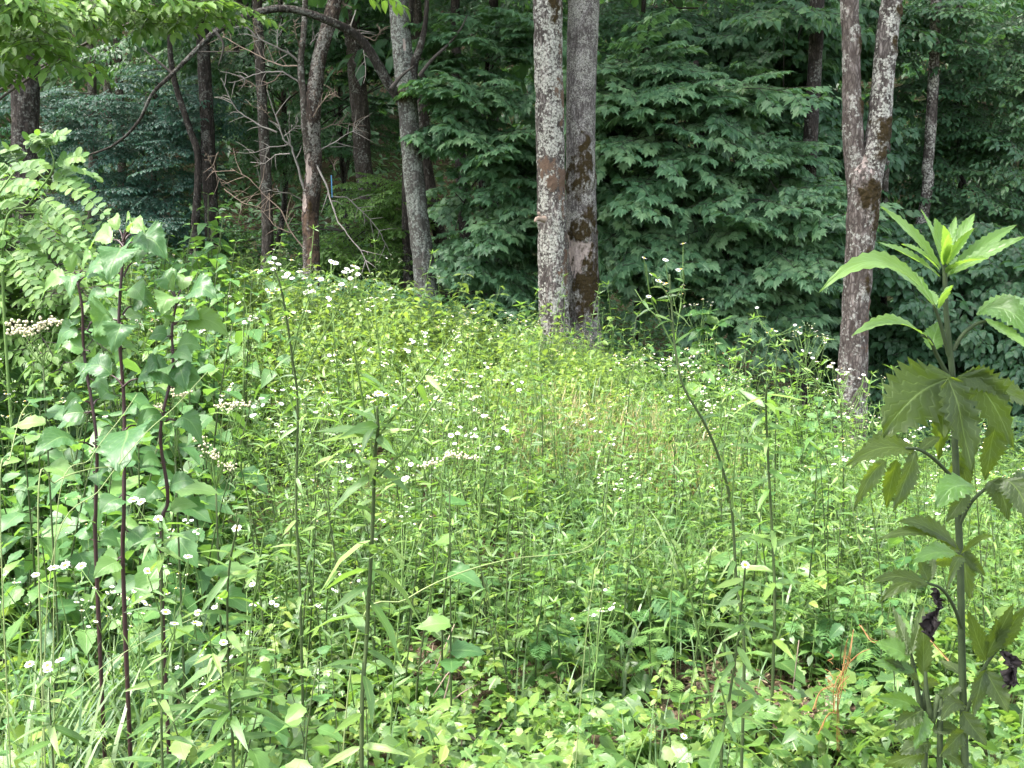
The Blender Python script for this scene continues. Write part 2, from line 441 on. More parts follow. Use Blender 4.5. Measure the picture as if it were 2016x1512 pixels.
# ---------------------------------------------------------------- leaf templates (length 1 along +X, face +Z)
def blade(st, wid, fold=0.25, bend=0.25, cols=3, curl=0.0):
    """A leaf blade: stations st, half widths wid, 3 or 5 verts across."""
    vs = np.linspace(-1, 1, cols)
    V, uv = [], []
    for s, w in zip(st, wid):
        for v in vs:
            V.append((s, v * w, abs(v) * w * fold - bend * s * s + curl * v * w * math.sin(s * 9)))
            uv.append((s, v))
    F = []
    for i in range(len(st) - 1):
        for j in range(cols - 1):
            a = i * cols + j
            F += [(a, a + cols, a + cols + 1), (a, a + cols + 1, a + 1)]
    V = np.array(V)
    F = [f for f in F if np.linalg.norm(np.cross(V[f[1]] - V[f[0]], V[f[2]] - V[f[0]])) > 1e-9]
    return MD(V, F, uv)

T_OVAL = [blade([0, .25, .6, 1], [0.0, .23, .22, 0], f, b) for f, b in ((.25, .15), (.35, .35), (.1, .25), (.3, .05))]
T_LANCE = [blade([0, .2, .55, 1], [0.012, .085, .085, 0], f, b) for f, b in ((.3, .2), (.4, .5), (.2, .35), (.3, 0.05))]
T_LOW = [blade([0, .45, 1], [0, .25, 0], f, b) for f, b in ((.3, .2), (.2, .45), (.35, 0.05))]
def toothed(w, n, amp, fold, bend, heart=0.0, cols=5, pw=0.75):
    st = np.linspace(0, 1, n)
    prof = np.sin(math.pi * st ** pw) ** 0.85
    wid = w * prof * (1 + amp * np.where(np.arange(n) % 2 == 0, 1, -1) * (st < .97) * (st > .02))
    wid[0] = w * heart; wid[-1] = 0
    return blade(st, wid, fold, bend, cols, curl=.12)
T_BROAD = [toothed(.36, 11, .10, f, b, .45, 5, .62) for f, b in ((.12, .25), (.22, .5), (.05, .12), (.3, .35))]
T_OVATE = [toothed(.27, 9, .08, f, b, .15, 3, .7) for f, b in ((.2, .2), (.3, .45), (.12, .1))]
def maple(bend, fold):
    tips = [(-140, .42), (-75, .80), (-32, .55), (0, 1.0)]
    pts = [(0.0, 0.0)]
    ang = [-150, -118, -98, -70, -52, -42, -34, -24, -14, -8, 0, 8, 14, 24, 34, 42, 52, 70, 98, 118, 150]
    rad = [.30, .46, .40, .70, .50, .56, .80, .52, .66, .78, 1.0, .78, .66, .52, .80, .56, .50, .70, .40, .46, .30]
    V, uv = [(0, 0, 0)], [(0, 0)]
    for a, r in zip(ang, rad):
        x, y = r * math.cos(math.radians(a)) * .72 + .22, r * math.sin(math.radians(a)) * .72
        V.append((x, y, fold * abs(y) - bend * (x * x + .6 * y * y))); uv.append((x, y))
    V[0] = (0.2, 0, 0.02)
    return MD(V, [(0, i, i + 1) for i in range(1, len(ang))], uv)
T_MAPLE = [maple(.15, .05), maple(.40, .12), maple(.28, -.05)]
def fern():
    P = []
    P.append(blade([0, .5, 1], [.012, .012, .0], 0, .2))
    for i in range(7):
        x = .2 + .75 * i / 6; l = .42 * math.sin(math.pi * (.25 + .7 * i / 6)) + .05
        for s in (-1, 1):
            lobe = blade([0, .35, .7, 1], [.03, .16, .09, 0], .1, .1)
            M = mats((x, 0, -.2 * x * x), (math.cos(.95), s * math.sin(.95), -.15), (0, 0, 1), l)[0]
            P.append(lobe.moved(M))
            if i < 5:
                for q in (.4, .65):
                    P.append(blade([0, .5, 1], [.02, .13, 0], .1, .1).moved(mats((x + l * q * math.cos(.95), s * l * q * math.sin(.95), -.2 * x * x - .06 * l), (math.cos(.3), s * math.sin(.3), -.1), (0, 0, 1), l * .4)[0]))
    return join(P)
T_FERN = fern()
def grass_blade(bend):
    st = np.linspace(0, 1, 6)
    a = bend * st ** 1.3
    x = np.cumsum(np.concatenate([[0], np.diff(st) * np.cos(1.45 - a[1:])])); z = np.cumsum(np.concatenate([[0], np.diff(st) * np.sin(1.45 - a[1:])]))
    V, uv = [], []
    for i in range(6):
        w = .012 * (1 - st[i] ** 2) + .0008
        V += [(x[i], -w, z[i]), (x[i], w, z[i])]; uv += [(st[i], -1), (st[i], 1)]
    F = []
    for i in range(5):
        a_ = 2 * i; F += [(a_, a_ + 2, a_ + 3), (a_, a_ + 3, a_ + 1)]
    return MD(V, F, uv)
T_GRASS = [grass_blade(b) for b in (.5, 1.0, 1.7, 2.4)]

def rand_tint(n, mean=.5, sd=.2):
    return np.clip(RNG.normal(mean, sd, n), 0, 1)

# ---------------------------------------------------------------- the ground: one sheet to the horizon
def axis(a, b, dense_lo, dense_hi, d1, d2):
    L = list(np.arange(dense_lo, dense_hi, d1))
    x, s = dense_hi, d1
    while x < b: L.append(x); s = min(s * 1.25, d2); x += s
    L.append(b); x, s = dense_lo, d1; P = []
    while x > a: s = min(s * 1.25, d2); x -= s; P.append(x)
    return np.array(sorted(set(P + L)))
gx, gy = axis(-160, 160, -6, 6, .09, 8), axis(-60, 200, 0.5, 12, .09, 8)
X, Y = np.meshgrid(gx, gy, indexing='ij')
Z = ground_z(X, Y) + 0.05 * (fbm(X * 5, Y * 5, X * 0, 3) - 0.5)
ny = len(gy)
i, j = np.meshgrid(np.arange(len(gx) - 1), np.arange(ny - 1), indexing='ij')
a = (i * ny + j).ravel(); F = np.concatenate([np.stack([a, a + ny, a + ny + 1], 1), np.stack([a, a + ny + 1, a + 1], 1)])
g = link('ground', new_mesh('ground', MD(np.stack([X, Y, Z], -1).reshape(-1, 3), F), [MAT['ground']]), kind='structure')

# ---------------------------------------------------------------- trunks
def trunk_md(P, R, sides, rows, relief=0.10, freq=16.0, stretch=0.22, blobs=(), lichen=0.3, seed=0.0, flare=0.0, moss_noise=0.0):
    """Trunk through world points P with radii R; returns MD and masks. blobs: (world x, z, rx, rz, mask, strength)."""
    Q = spline(P, rows); r = np.interp(np.linspace(0, 1, rows), np.linspace(0, 1, len(R)), R)
    h = Q[:, 2] - Q[0, 2]
    r = r * (1 + flare * np.exp(-h / 0.22))
    T = unit(np.gradient(Q, axis=0)); A = unit(np.cross(T, [0, 1, 0.0])); A = np.where(A[:, :1] > 0, A, A); B = np.cross(T, A)
    th = np.linspace(0, 2 * math.pi, sides, endpoint=False)
    D = A[:, None] * np.cos(th)[None, :, None] + B[:, None] * np.sin(th)[None, :, None]
    C0 = np.cos(th)[None] * r[:, None]; S0 = np.sin(th)[None] * r[:, None]; H = np.broadcast_to(h[:, None], C0.shape)
    n = fbm(C0 * freq + seed, S0 * freq + seed, H * freq * stretch + seed, 4)
    rid = 1 - np.abs(n - .5) * 4.0
    deep = np.clip(rid, 0, 1) ** 2
    low = fbm(C0 * 3 + seed, S0 * 3, H * 1.1 + seed, 3) - .5
    flut = .05 * np.cos(3 * th[None] + seed + H * .2) * np.exp(-H / 1.0)
    V = Q[:, None] + D * (r[:, None] * (1 + .16 * low - relief * deep + flut))[..., None]
    ex = {'deep': deep, 'lichen': np.zeros_like(deep), 'moss': np.zeros_like(deep), 'bare': np.zeros_like(deep), 'rust': np.zeros_like(deep)}
    nl = fbm(C0 * 9 + seed + 31, S0 * 9, H * 5 + seed, 3)
    ex['lichen'] = np.clip(lichen + (nl - .5) * 1.6, 0, 1)
    ex['moss'] = np.clip((nl - .62) * 3, 0, 1) * moss_noise
    front = np.clip(-D[..., 1] * 2 + .6, 0, 1)
    for (bx, bz, rx, rz, k, s) in blobs:
        wx = (fbm(V[..., 0] * 14 + 3, V[..., 1] * 14, V[..., 2] * 9, 3) - .5) * 2.6; wz = (fbm(V[..., 0] * 14 + 9, V[..., 1] * 14, V[..., 2] * 9 + 7, 3) - .5) * 2.6
        d = ((V[..., 0] - bx) / rx + wx) ** 2 + ((V[..., 2] - bz) / rz + wz) ** 2
        w = np.exp(-d * 1.1) * s * front * (.35 + 1.3 * fbm(V[..., 0] * 22, V[..., 1] * 22, V[..., 2] * 15, 3)) * (.45 + 1.1 * np.clip(deep * 1.4 + .25, 0, 1))
        if k == 'nolichen': ex['lichen'] = ex['lichen'] * (1 - np.clip(w, 0, 1))
        else: ex[k] = np.maximum(ex[k], np.clip(w, 0, 1))
    lump = fbm(C0 * 45, S0 * 45, H * 45, 2)
    V = V + D * (ex['moss'] * (.006 + .02 * lump) + np.clip(ex['rust'] - .35, 0, 1) * .02 * lump + np.clip(ex['lichen'] - .45, 0, 1) * .012 * lump - ex['bare'] * .012)[..., None]
    i, j = np.meshgrid(np.arange(rows - 1), np.arange(sides), indexing='ij')
    a = (i * sides + j).ravel(); b = (i * sides + (j + 1) % sides).ravel()
    F = np.concatenate([np.stack([a, b, b + sides], 1), np.stack([a, b + sides, a + sides], 1)])
    uv = np.stack([np.repeat(np.linspace(0, 1, rows), sides), np.tile(th / 6.283, rows)], 1)
    return MD(V.reshape(-1, 3), F, uv), {k: v.ravel() for k, v in ex.items()}

def pxpath(pts, Y, down=True, up=0.0):
    P = [px(u, v, Y) for u, v in pts]
    if down:
        b = P[0].copy(); b[2] = gz(b[0], b[1]) - 0.15
        if b[2] < P[0][2] - .05:
            d = (P[0] - P[1]) / max(P[0][2] - P[1][2], .1); b[:2] = P[0][:2] + d[:2] * (P[0][2] - b[2]) * .6
            P.insert(0, b)
    if up:
        d = unit(P[-1] - P[-2]); P += [P[-1] + d * up * .5 + np.array([0, 0, 0]), P[-1] + d * up * .9 + np.array([.1, .1, up * .1])]
    return P

SPRAY = {}
T_WIDE_ = [blade([0, .2, .55, 1], [0.10, .36, .27, 0], f, b) for f, b in ((.15, .25), (.25, .5))]
def make_spray(kind, seed, L=0.7, n_side=5, size=.13, droop=.3, density=1.0):
    """One leafy spray along +X, lying flat: its twigs (MD) and the frames of its leaves."""
    rs = np.random.default_rng(seed)
    tw, lm = [], []
    def twig(p0, d, l, depth):
        n = 5
        s = np.linspace(0, 1, n)
        side = np.array([-d[1], d[0], 0])
        wob = rs.normal(0, .05)
        P = np.array([p0 + d * l * q + side * wob * l * q * q - np.array([0, 0, 1]) * droop * l * q * q * .5 for q in s])
        tw.append(tube(P, [.004 if depth == 0 else .0025, .0012], 3, m=1))
        step = size * (.42 if kind != 'fine' else .36) / density
        q = .15 if depth else .3
        k = 0
        while q <= 1.0:
            p = np.array([np.interp(q, s, P[:, c]) for c in range(3)])
            tdir = unit(P[-1] - P[-2])
            for sg in ((-1, 1) if kind == 'maple' else ((-1,) if k % 2 else (1,))):
                a = sg * (0.9 + rs.normal(0, .25))
                f = np.array([tdir[0] * math.cos(a) - tdir[1] * math.sin(a), tdir[0] * math.sin(a) + tdir[1] * math.cos(a), -.25 - droop * rs.random()])
                pet = size * (.35 if kind == 'maple' else .1) * rs.random()
                lm.append(mats(p + f * pet, f, (rs.normal(0, .35), rs.normal(0, .35), 1), size * rs.uniform(.6, 1.1))[0])
            q += step / l; k += 1
        lm.append(mats(P[-1], unit(tdir + np.array([0, 0, -.2])), (0, 0, 1), size)[0])
        return P
    P = twig(np.zeros(3), np.array([1.0, 0, 0]), L, 0)
    for k in range(n_side):
        q = .2 + .65 * k / max(1, n_side - 1)
        p = np.array([np.interp(q, np.linspace(0, 1, 5), P[:, c]) for c in range(3)])
        a = (1 if k % 2 else -1) * rs.uniform(.6, 1.0)
        twig(p, np.array([math.cos(a), math.sin(a), -.05]), L * (.55 - .3 * q) * rs.uniform(.8, 1.2), 1)
    return join(tw), np.array(lm)

def spray_set(key, kind, size, **kw):
    if key not in SPRAY:
        SPRAY[key] = [make_spray(kind, 50 + 7 * i + len(SPRAY), size=size, **kw) for i in range(5)]
    return SPRAY[key]

def crown(parent, key, templ, leafmat, twigmat, blobs, n, axis_pt=None, singles=0, droop=0.25, tint=(.5, .2), spread=.35, scale=(.8, 1.25), name='crown', shell=0.55, cam_bias=.35):
    """Sprays filling the ellipsoids blobs = (centre, (rx, ry, rz)); the nearest leaves become parts of their own."""
    vol = np.array([r[0] * r[1] * r[2] for c, r in blobs]) ** .67
    pick = RNG.choice(len(blobs), n, p=vol / vol.sum())
    c = np.array([blobs[k][0] for k in pick]); r = np.array([blobs[k][1] for k in pick])
    d = unit(RNG.normal(0, 1, (n, 3)))
    rad = (shell + (1 - shell) * RNG.random(n) ** .6)[:, None]
    P = c + d * r * rad
    ax = np.array(axis_pt) if axis_pt is not None else None
    out = d.copy() if ax is None else P - ax
    out = unit(out * [1, 1, 0.15]) + RNG.normal(0, spread, (n, 3)) * [1, 1, .35] + np.array([0, -cam_bias, -droop])
    nrm = np.stack([RNG.normal(0, .3, n), RNG.normal(0, .3, n) - .25, np.ones(n)], 1)
    M = mats(P, out, nrm, RNG.uniform(*scale, n))
    S = SPRAY[key]
    which = RNG.integers(0, len(S), n)
    tw, LM, LT = [], [], []
    tb = np.clip(RNG.normal(tint[0], tint[1] * .7, n), 0, 1)
    for k in range(len(S)):
        q = np.where(which == k)[0]
        if not len(q): continue
        tw.append(inst(S[k][0], M[q]))
        lm = np.einsum('aij,bjk->abik', M[q], S[k][1]).reshape(-1, 4, 4)
        LM.append(lm); LT.append(np.repeat(tb[q], len(S[k][1])))
    LM = np.concatenate(LM); LT = np.clip(np.concatenate(LT) + RNG.normal(0, tint[1] * .7, len(LM)), 0, 1)
    if singles:
        dist = LM[:, 1, 3] - .35 * LM[:, 2, 3]
        vis = (abs(LM[:, 0, 3] / LM[:, 1, 3]) < .5)
        order = np.argsort(np.where(vis, dist, 99) + RNG.normal(0, .12, len(dist)))
        one, rest = order[:singles], order[singles:]
    else:
        one, rest = [], np.arange(len(LM))
    body = join(tw + [inst_mix(templ, LM[rest], LT[rest])])
    o = part(name, body, [MAT[leafmat], MAT[twigmat]], parent, kind='stuff')
    if singles:
        ms = [new_mesh('leaf', T, [MAT[leafmat]]) for T in templ]
        b = np.array(parent.location)
        for k in one:
            q = LM[k].copy(); q[:3, 3] -= b
            l = link('leaf', ms[RNG.integers(0, len(ms))], parent, q); l.pass_index = 1
    return o

spray_set('maple', 'maple', .108, L=.75, n_side=4, droop=.3)
spray_set('maple_small', 'maple', .11, L=.6, n_side=4, droop=.3)
spray_set('elm', 'alt', .10, L=.7, n_side=6, droop=.3, density=1.3)
spray_set('fine', 'fine', .062, L=.65, n_side=6, droop=.15, density=1.1)
spray_set('left', 'alt', .055, L=.35, n_side=5, droop=.3, density=1.2)
spray_set('mid', 'alt', .085, L=.7, n_side=6, droop=.2, density=1.2)
spray_set('round', 'alt', .10, L=.6, n_side=5, droop=.4, density=1.2)
spray_set('big', 'alt', .26, L=1.5, n_side=5, droop=.3, density=.8)

def blob(u, v, Y, ru, rv, ry):
    return (px(u, v, Y), (ru * Y / FPX, ry, rv * Y / FPX))

def canopy(parent, top, n, r=2.6, h=2.2, mat='forest'):
    """The high crown of a forest tree, above the picture's upper edge; it shades the forest floor."""
    c = np.array(top) + np.array([0, 0, .5])
    crown(parent, 'big', T_OVAL, mat, 'dark_twig', [(c, (r, r, h)), (c + [r * .5, .5, -.9], (r * .7, r * .7, h * .6)), (c + [-r * .5, .4, -.5], (r * .7, r * .7, h * .6))], n, axis_pt=c - [0, 0, 1], shell=.3, cam_bias=0.0)

def simple_tree(name, label, pts, Y, hw, bark, sides=20, rows=90, up=4.0, cn=26, lichen=.2, relief=.1, blobs=(), flare=.35, freq=16., moss=0.0, group=None, cr=2.6, Rk=None):
    P = pxpath(pts, Y, True, up)
    k = Y / FPX
    t = root(name, P[0], label, 'tree', group)
    R = [w * k for w in hw]
    md, ex = trunk_md(P, R, sides, rows, relief, freq, .22, blobs, lichen, seed=len(label) * 1.7 + Y, flare=flare, moss_noise=moss)
    part('trunk', md, bark, t, extra=ex)
    if cn: canopy(t, P[-1], int(cn * 1.15), cr)
    return t, P

def pb(u, v, Y, ru, rv, k, s=1.3):
    w = px(u, v, Y); return (w[0], w[2], ru * Y / FPX, rv * Y / FPX, k, s)

# the pair of big trunks in the middle
Y1 = 10.0
bl = [pb(1092, 25, Y1, 14, 45, 'moss', 1.0), pb(1108, 170, Y1, 9, 90, 'rust', 0.65), pb(1095, 180, Y1, 18, 26, 'rust', 0.54), pb(1088, 345, Y1, 34, 32, 'rust', 0.72),
      pb(1110, 400, Y1, 10, 60, 'rust', 0.58), pb(1112, 520, Y1, 12, 50, 'rust', 0.58), pb(1083, 130, Y1, 26, 60, 'lichen', .95), pb(1085, 250, Y1, 24, 70, 'lichen', .95),
      pb(1090, 470, Y1, 22, 60, 'lichen', .9), pb(1078, 60, Y1, 20, 50, 'lichen', .8), pb(1095, 580, Y1, 20, 40, 'lichen', .7)]
simple_tree('tree', 'flaky grey trunk with pale lichen plates, left of the close pair',
            [(1093, 640), (1088, 450), (1083, 250), (1077, 0)], Y1, [34, 31, 30, 29, 28.5, 26, 22], B_GREY, 96, 520, 4.5, 60, .40, .11, bl, .30, 15.0)
Y2 = 10.25
bl = [pb(1148, 300, Y2, 13, 28, 'moss', 1.2), pb(1138, 355, Y2, 26, 32, 'moss', 1.3), pb(1158, 425, Y2, 14, 20, 'moss', 1.0), pb(1142, 458, Y2, 30, 20, 'moss', 1.2),
      pb(1152, 560, Y2, 26, 50, 'moss', 1.4), pb(1165, 520, Y2, 12, 50, 'moss', 1.2), pb(1150, 350, Y2, 10, 14, 'rust', 0.65), pb(1132, 500, Y2, 17, 30, 'bare', 1.3), pb(1158, 494, Y2, 11, 26, 'bare', 1.3),
      pb(1140, 610, Y2, 22, 30, 'moss', .7), pb(1150, 395, Y2, 20, 12, 'lichen', .8)]
simple_tree('tree', 'finely speckled grey trunk with dark moss and torn bark, right of the close pair',
            [(1150, 640), (1146, 470), (1143, 250), (1148, 0)], Y2, [36, 31, 29, 29, 30, 28, 24], B_FINE, 96, 520, 4.5, 60, .34, .05, bl, .25, 34.0)
# the stub of a broken branch on the left trunk of the pair
st = [o for o in COL.objects if o.name == 'tree'][0]
part('branch_stub', join([tube([px(1072, 432, 9.75), px(1058, 430, 9.7), px(1053, 437, 9.68)], [.035, .02, .012], 7, 8), tube([px(1066, 430, 9.74), px(1060, 418, 9.7)], [.02, .012], 6, 5)]), [MAT['twig']], st)

# the forked tree on the right
Y3 = 9.0
k3 = Y3 / FPX
bl = [pb(1714, 380, Y3, 26, 30, 'moss', 1.3), pb(1722, 440, Y3, 18, 40, 'moss', 1.0), pb(1706, 520, Y3, 14, 60, 'moss', .75), pb(1712, 300, Y3, 14, 26, 'moss', .9), pb(1690, 320, Y3, 18, 34, 'bare', .6), pb(1672, 335, Y3, 6, 40, 'lichen', .8), pb(1728, 330, Y3, 12, 30, 'lichen', .9), pb(1700, 640, Y3, 14, 80, 'rust', 0.43)]
P = pxpath([(1672, 860), (1680, 690), (1691, 500), (1699, 400), (1702, 345), (1704, 300)], Y3)
tf = root('tree', P[0], 'forked tree with two pinkish grey stems, mossy patch just below the fork', 'tree')
md, ex = trunk_md(P, [w * k3 for w in (34, 31, 29, 28, 31, 33, 8)], 80, 420, .10, 20, .2, bl, .22, 3.3, .3)
part('trunk', md, B_PINK, tf, extra=ex)
PL = [px(1692, 400, Y3 + .03), px(1684, 320, Y3 + .03), px(1678, 240, Y3), px(1676, 120, Y3), px(1672, 0, Y3)]; PL += [PL[-1] + [-.1, 0, 1.5], PL[-1] + [-.3, .2, 3.6]]
md, ex = trunk_md(PL, [w * k3 for w in (22, 22, 20, 17.5, 17, 15, 10)], 64, 320, .10, 22, .2, [pb(1690, 80, Y3, 8, 20, 'moss', .9), pb(1693, 215, Y3, 6, 14, 'moss', 1)], .2, 5.1)
part('stem', md, B_PINK, tf, extra=ex); canopy(tf, PL[-1], 40)
PR = [px(1708, 400, Y3), px(1718, 320, Y3), px(1731, 240, Y3), px(1742, 120, Y3), px(1756, 0, Y3)]; PR += [PR[-1] + [.2, 0, 1.5], PR[-1] + [.6, .2, 3.8]]
bl = [pb(1738, 260, Y3, 18, 30, 'moss', 1.2), pb(1728, 300, Y3, 14, 26, 'moss', 1.1), pb(1765, 25, Y3, 12, 14, 'moss', 1.2), pb(1757, 95, Y3, 8, 24, 'moss', .9), pb(1748, 180, Y3, 16, 60, 'lichen', .95), pb(1755, 60, Y3, 16, 50, 'lichen', .8)]
md, ex = trunk_md(PR, [w * k3 for w in (25, 25, 22, 21, 20, 18, 12)], 64, 320, .09, 18, .3, bl, .42, 7.7)
part('stem', md, B_GREY, tf, extra=ex)

# the trunks behind, each its own tree
simple_tree('tree', 'thick dark furrowed trunk near the left edge, behind the leafy sapling', [(42, 470), (48, 300), (50, 150), (46, -20)], 12.0, [30, 27, 26, 26, 25, 23, 18], B_DARK, 40, 160, 4.0, 46, .12, .14, flare=.2)
simple_tree('tree', 'straight dark trunk standing at the meadow edge left of the bare dead tree', [(422, 545), (415, 400), (408, 250), (400, 90), (392, -20)], 15.0, [17, 15, 14.5, 13.5, 13, 12, 9], B_DARK, 24, 110, 4, 40, .15, .12)
simple_tree('tree', 'thin curved dark trunk beside the straight dark one', [(375, 555), (386, 420), (390, 310), (372, 250)], 14.6, [9, 9, 8, 7, 6, 4], B_DARK, 12, 60, 1.5, 0, .1, .1)
simple_tree('tree', 'slender grey-brown trunk behind the tangle of bare twigs', [(526, 505), (525, 380), (518, 240), (512, 130), (505, -20)], 14.2, [13, 12, 11, 10, 10, 9, 7], B_MID, 20, 90, 4, 40, .2, .1)
simple_tree('tree', 'broad shadowed brown trunk between the dead tree and the leaning mottled one', [(718, 345), (712, 250), (702, 150), (694, 60), (690, -20)], 16.0, [20, 18, 18, 17, 16, 15, 11], B_MID, 24, 90, 4, 40, .1, .13)
simple_tree('tree', 'short dark trunk far behind the leaning mottled tree', [(838, 330), (832, 220), (824, 130), (818, 20)], 15.0, [15, 14, 14, 13, 12, 9], B_MID, 18, 70, 4, 40, .1, .13)
simple_tree('tree', 'wide dim trunk deep in the forest behind the bare twigs', [(486, 290), (484, 200), (482, 100), (480, 0)], 27.0, [24, 22, 22, 21, 20, 15], B_DARK, 18, 60, 4, 40, .1, .13)
simple_tree('tree', 'thin brown trunk deep in the forest beyond the blue-green leaves', [(245, 440), (240, 330), (236, 200), (230, 60)], 22.0, [9, 8.5, 8, 8, 7, 5], B_MID, 14, 60, 4, 30, .2, .1)
simple_tree('tree', 'short brown trunk behind the tip of the leafy sapling', [(180, 440), (184, 330), (182, 200), (178, 60)], 20.0, [11, 10, 9, 9, 8, 6], B_MID, 14, 60, 4, 30, .2, .1)
simple_tree('tree', 'pale reddish trunk glimpsed high between the left forest leaves', [(212, 380), (213, 280), (212, 170), (210, 40)], 26.0, [10, 9, 9, 9, 8, 6], B_PINK, 14, 60, 4, 30, .2, .1)
simple_tree('tree', 'dark thin trunk close beside the foot of the leaning mottled tree', [(805, 590), (803, 520), (800, 440), (800, 330)], 14.0, [12, 11, 10, 9, 8, 5], B_DARK, 14, 60, 2.5, 0, .1, .1)
simple_tree('tree', 'black shaded trunk half hidden by maple leaves left of the close pair', [(930, 600), (918, 480), (910, 380), (905, 250)], 14.5, [13, 12, 12, 11, 10, 7], B_DARK, 14, 60, 3, 30, .1, .12)
simple_tree('tree', 'dark stump-like trunk low at the meadow edge left of the close pair', [(980, 600), (976, 520), (974, 420), (972, 300)], 15.5, [15, 13, 13, 12, 11, 8], B_DARK, 14, 60, 3, 30, .1, .12)
simple_tree('tree', 'long dark trunk left of the forked tree, its foot behind tall weeds', [(1576, 770), (1580, 600), (1590, 400), (1597, 250), (1606, 100), (1610, -10)], 11.5, [18, 15, 14.5, 14, 14, 14, 13, 10], B_DARK, 28, 140, 4, 40, .18, .12)
simple_tree('tree', 'pale grey trunk seen through leaves right of the forked tree', [(1818, 420), (1826, 330), (1832, 260), (1838, 150), (1842, 20)], 12.8, [13, 11.5, 11, 10.5, 10, 9, 7], B_GREY, 20, 90, 4, 40, .4, .09)
simple_tree('tree', 'thin grey trunk just behind the right side of the forked tree', [(1742, 420), (1745, 330), (1750, 250), (1756, 100)], 12.4, [7, 6.5, 6, 6, 5, 4], B_MID, 12, 60, 3, 0, .3, .1)

# the leaning mottled tree with the long arching limb
Y6 = 12.0; k6 = Y6 / FPX
tl, P = simple_tree('tree', 'leaning mottled grey tree with a long dark limb arching over to the left', [(846, 605), (832, 500), (820, 400), (806, 250), (795, 130), (780, -30)], Y6, [27, 23, 22, 21, 19, 19, 18.5, 17, 12], B_BIRCH, 56, 260, 4, 46, .45, .09,
                    [pb(795, 60, Y6, 16, 60, 'lichen', .8), pb(795, 190, Y6, 18, 20, 'moss', .8), pb(800, 100, Y6, 6, 30, 'bare', .4)], .3, 20.)
limb = [px(792, 200, Y6), px(765, 165, Y6 - .1), px(712, 80, Y6 - .3), px(640, 38, Y6 - .6), px(560, 17, Y6 - .8), px(490, 30, Y6 - 1), px(425, 62, Y6 - 1.1), px(385, 100, Y6 - 1.2), px(340, 145, Y6 - 1.3), px(300, 185, Y6 - 1.4), px(272, 240, Y6 - 1.4), px(225, 285, Y6 - 1.4), px(160, 310, Y6 - 1.4)]
lr = [12, 10, 8.5, 7.5, 6.5, 6, 5.2, 4.4, 3.6, 3, 2.6, 2.2, 1.2]
md, ex = trunk_md(limb, [w * k6 for w in lr], 14, 160, .10, 20, .3, (), .3, 2.2)
part('limb', md, B_DARK, tl, extra=ex)
l2 = [px(806, 230, Y6), px(812, 190, Y6), px(815, 130, Y6 - .05), px(828, 90, Y6 - .1), px(838, 40, Y6 - .1), px(842, -40, Y6)]
md, ex = trunk_md(l2, [w * k6 for w in (10, 10, 9, 7, 5, 4)], 12, 60, .1, 20, .3, (), .2, 1.2)
part('limb', md, B_DARK, tl, extra=ex)
for pts, w in (([(825, 150), (850, 118), (880, 90), (905, 60), (920, 30)], 4), ([(770, 175), (790, 150), (815, 130)], 5), ([(340, 145), (310, 120), (280, 95)], 3), ([(425, 62), (440, 90), (430, 130)], 3), ([(385, 100), (395, 102), (480, 101)], 2)):
    part('limb', tube([px(u, v, Y6 - (.2 if u > 700 else 1.2)) for u, v in pts], [w * k6, w * k6 * .3], 6, 14), [MAT['dark_twig']], tl)

# the dead tree with bare branches and a tape
Y4 = 12.5; k4 = Y4 / FPX
P = pxpath([(613, 560), (612, 470), (610, 420), (617, 330), (612, 240), (620, 170), (632, 100), (655, 20), (668, -60)], Y4)
td = root('dead_tree', P[0], 'dead two-stemmed tree with peeling brown bark and bare twisted branches', 'dead tree')
bl = [pb(607, 330, Y4, 7, 24, 'bare', 1.2), pb(618, 470, Y4, 18, 60, 'rust', 0.72), pb(608, 440, Y4, 10, 40, 'rust', 0.65), pb(625, 140, Y4, 14, 60, 'lichen', .9), pb(622, 270, Y4, 18, 30, 'lichen', .8), pb(613, 420, Y4, 5, 20, 'moss', 1), pb(600, 400, Y4, 5, 16, 'bare', 1)]
md, ex = trunk_md(P, [w * k4 for w in (21, 18, 17, 18, 17, 19, 16, 14, 15, 13)], 40, 260, .15, 24, .25, bl, .28, 9.1, .25)
part('trunk', md, B_DEAD, td, extra=ex)
P = [px(u, v, Y4 - .06) for u, v in ((612, 300), (603, 260), (598, 190), (592, 130), (598, 60), (602, -20))]
md, ex = trunk_md(P, [w * k4 for w in (9, 9, 7.5, 6.5, 6, 5)], 16, 110, .12, 24, .25, (), .3, 4.4)
part('stem', md, B_MID, td, extra=ex)
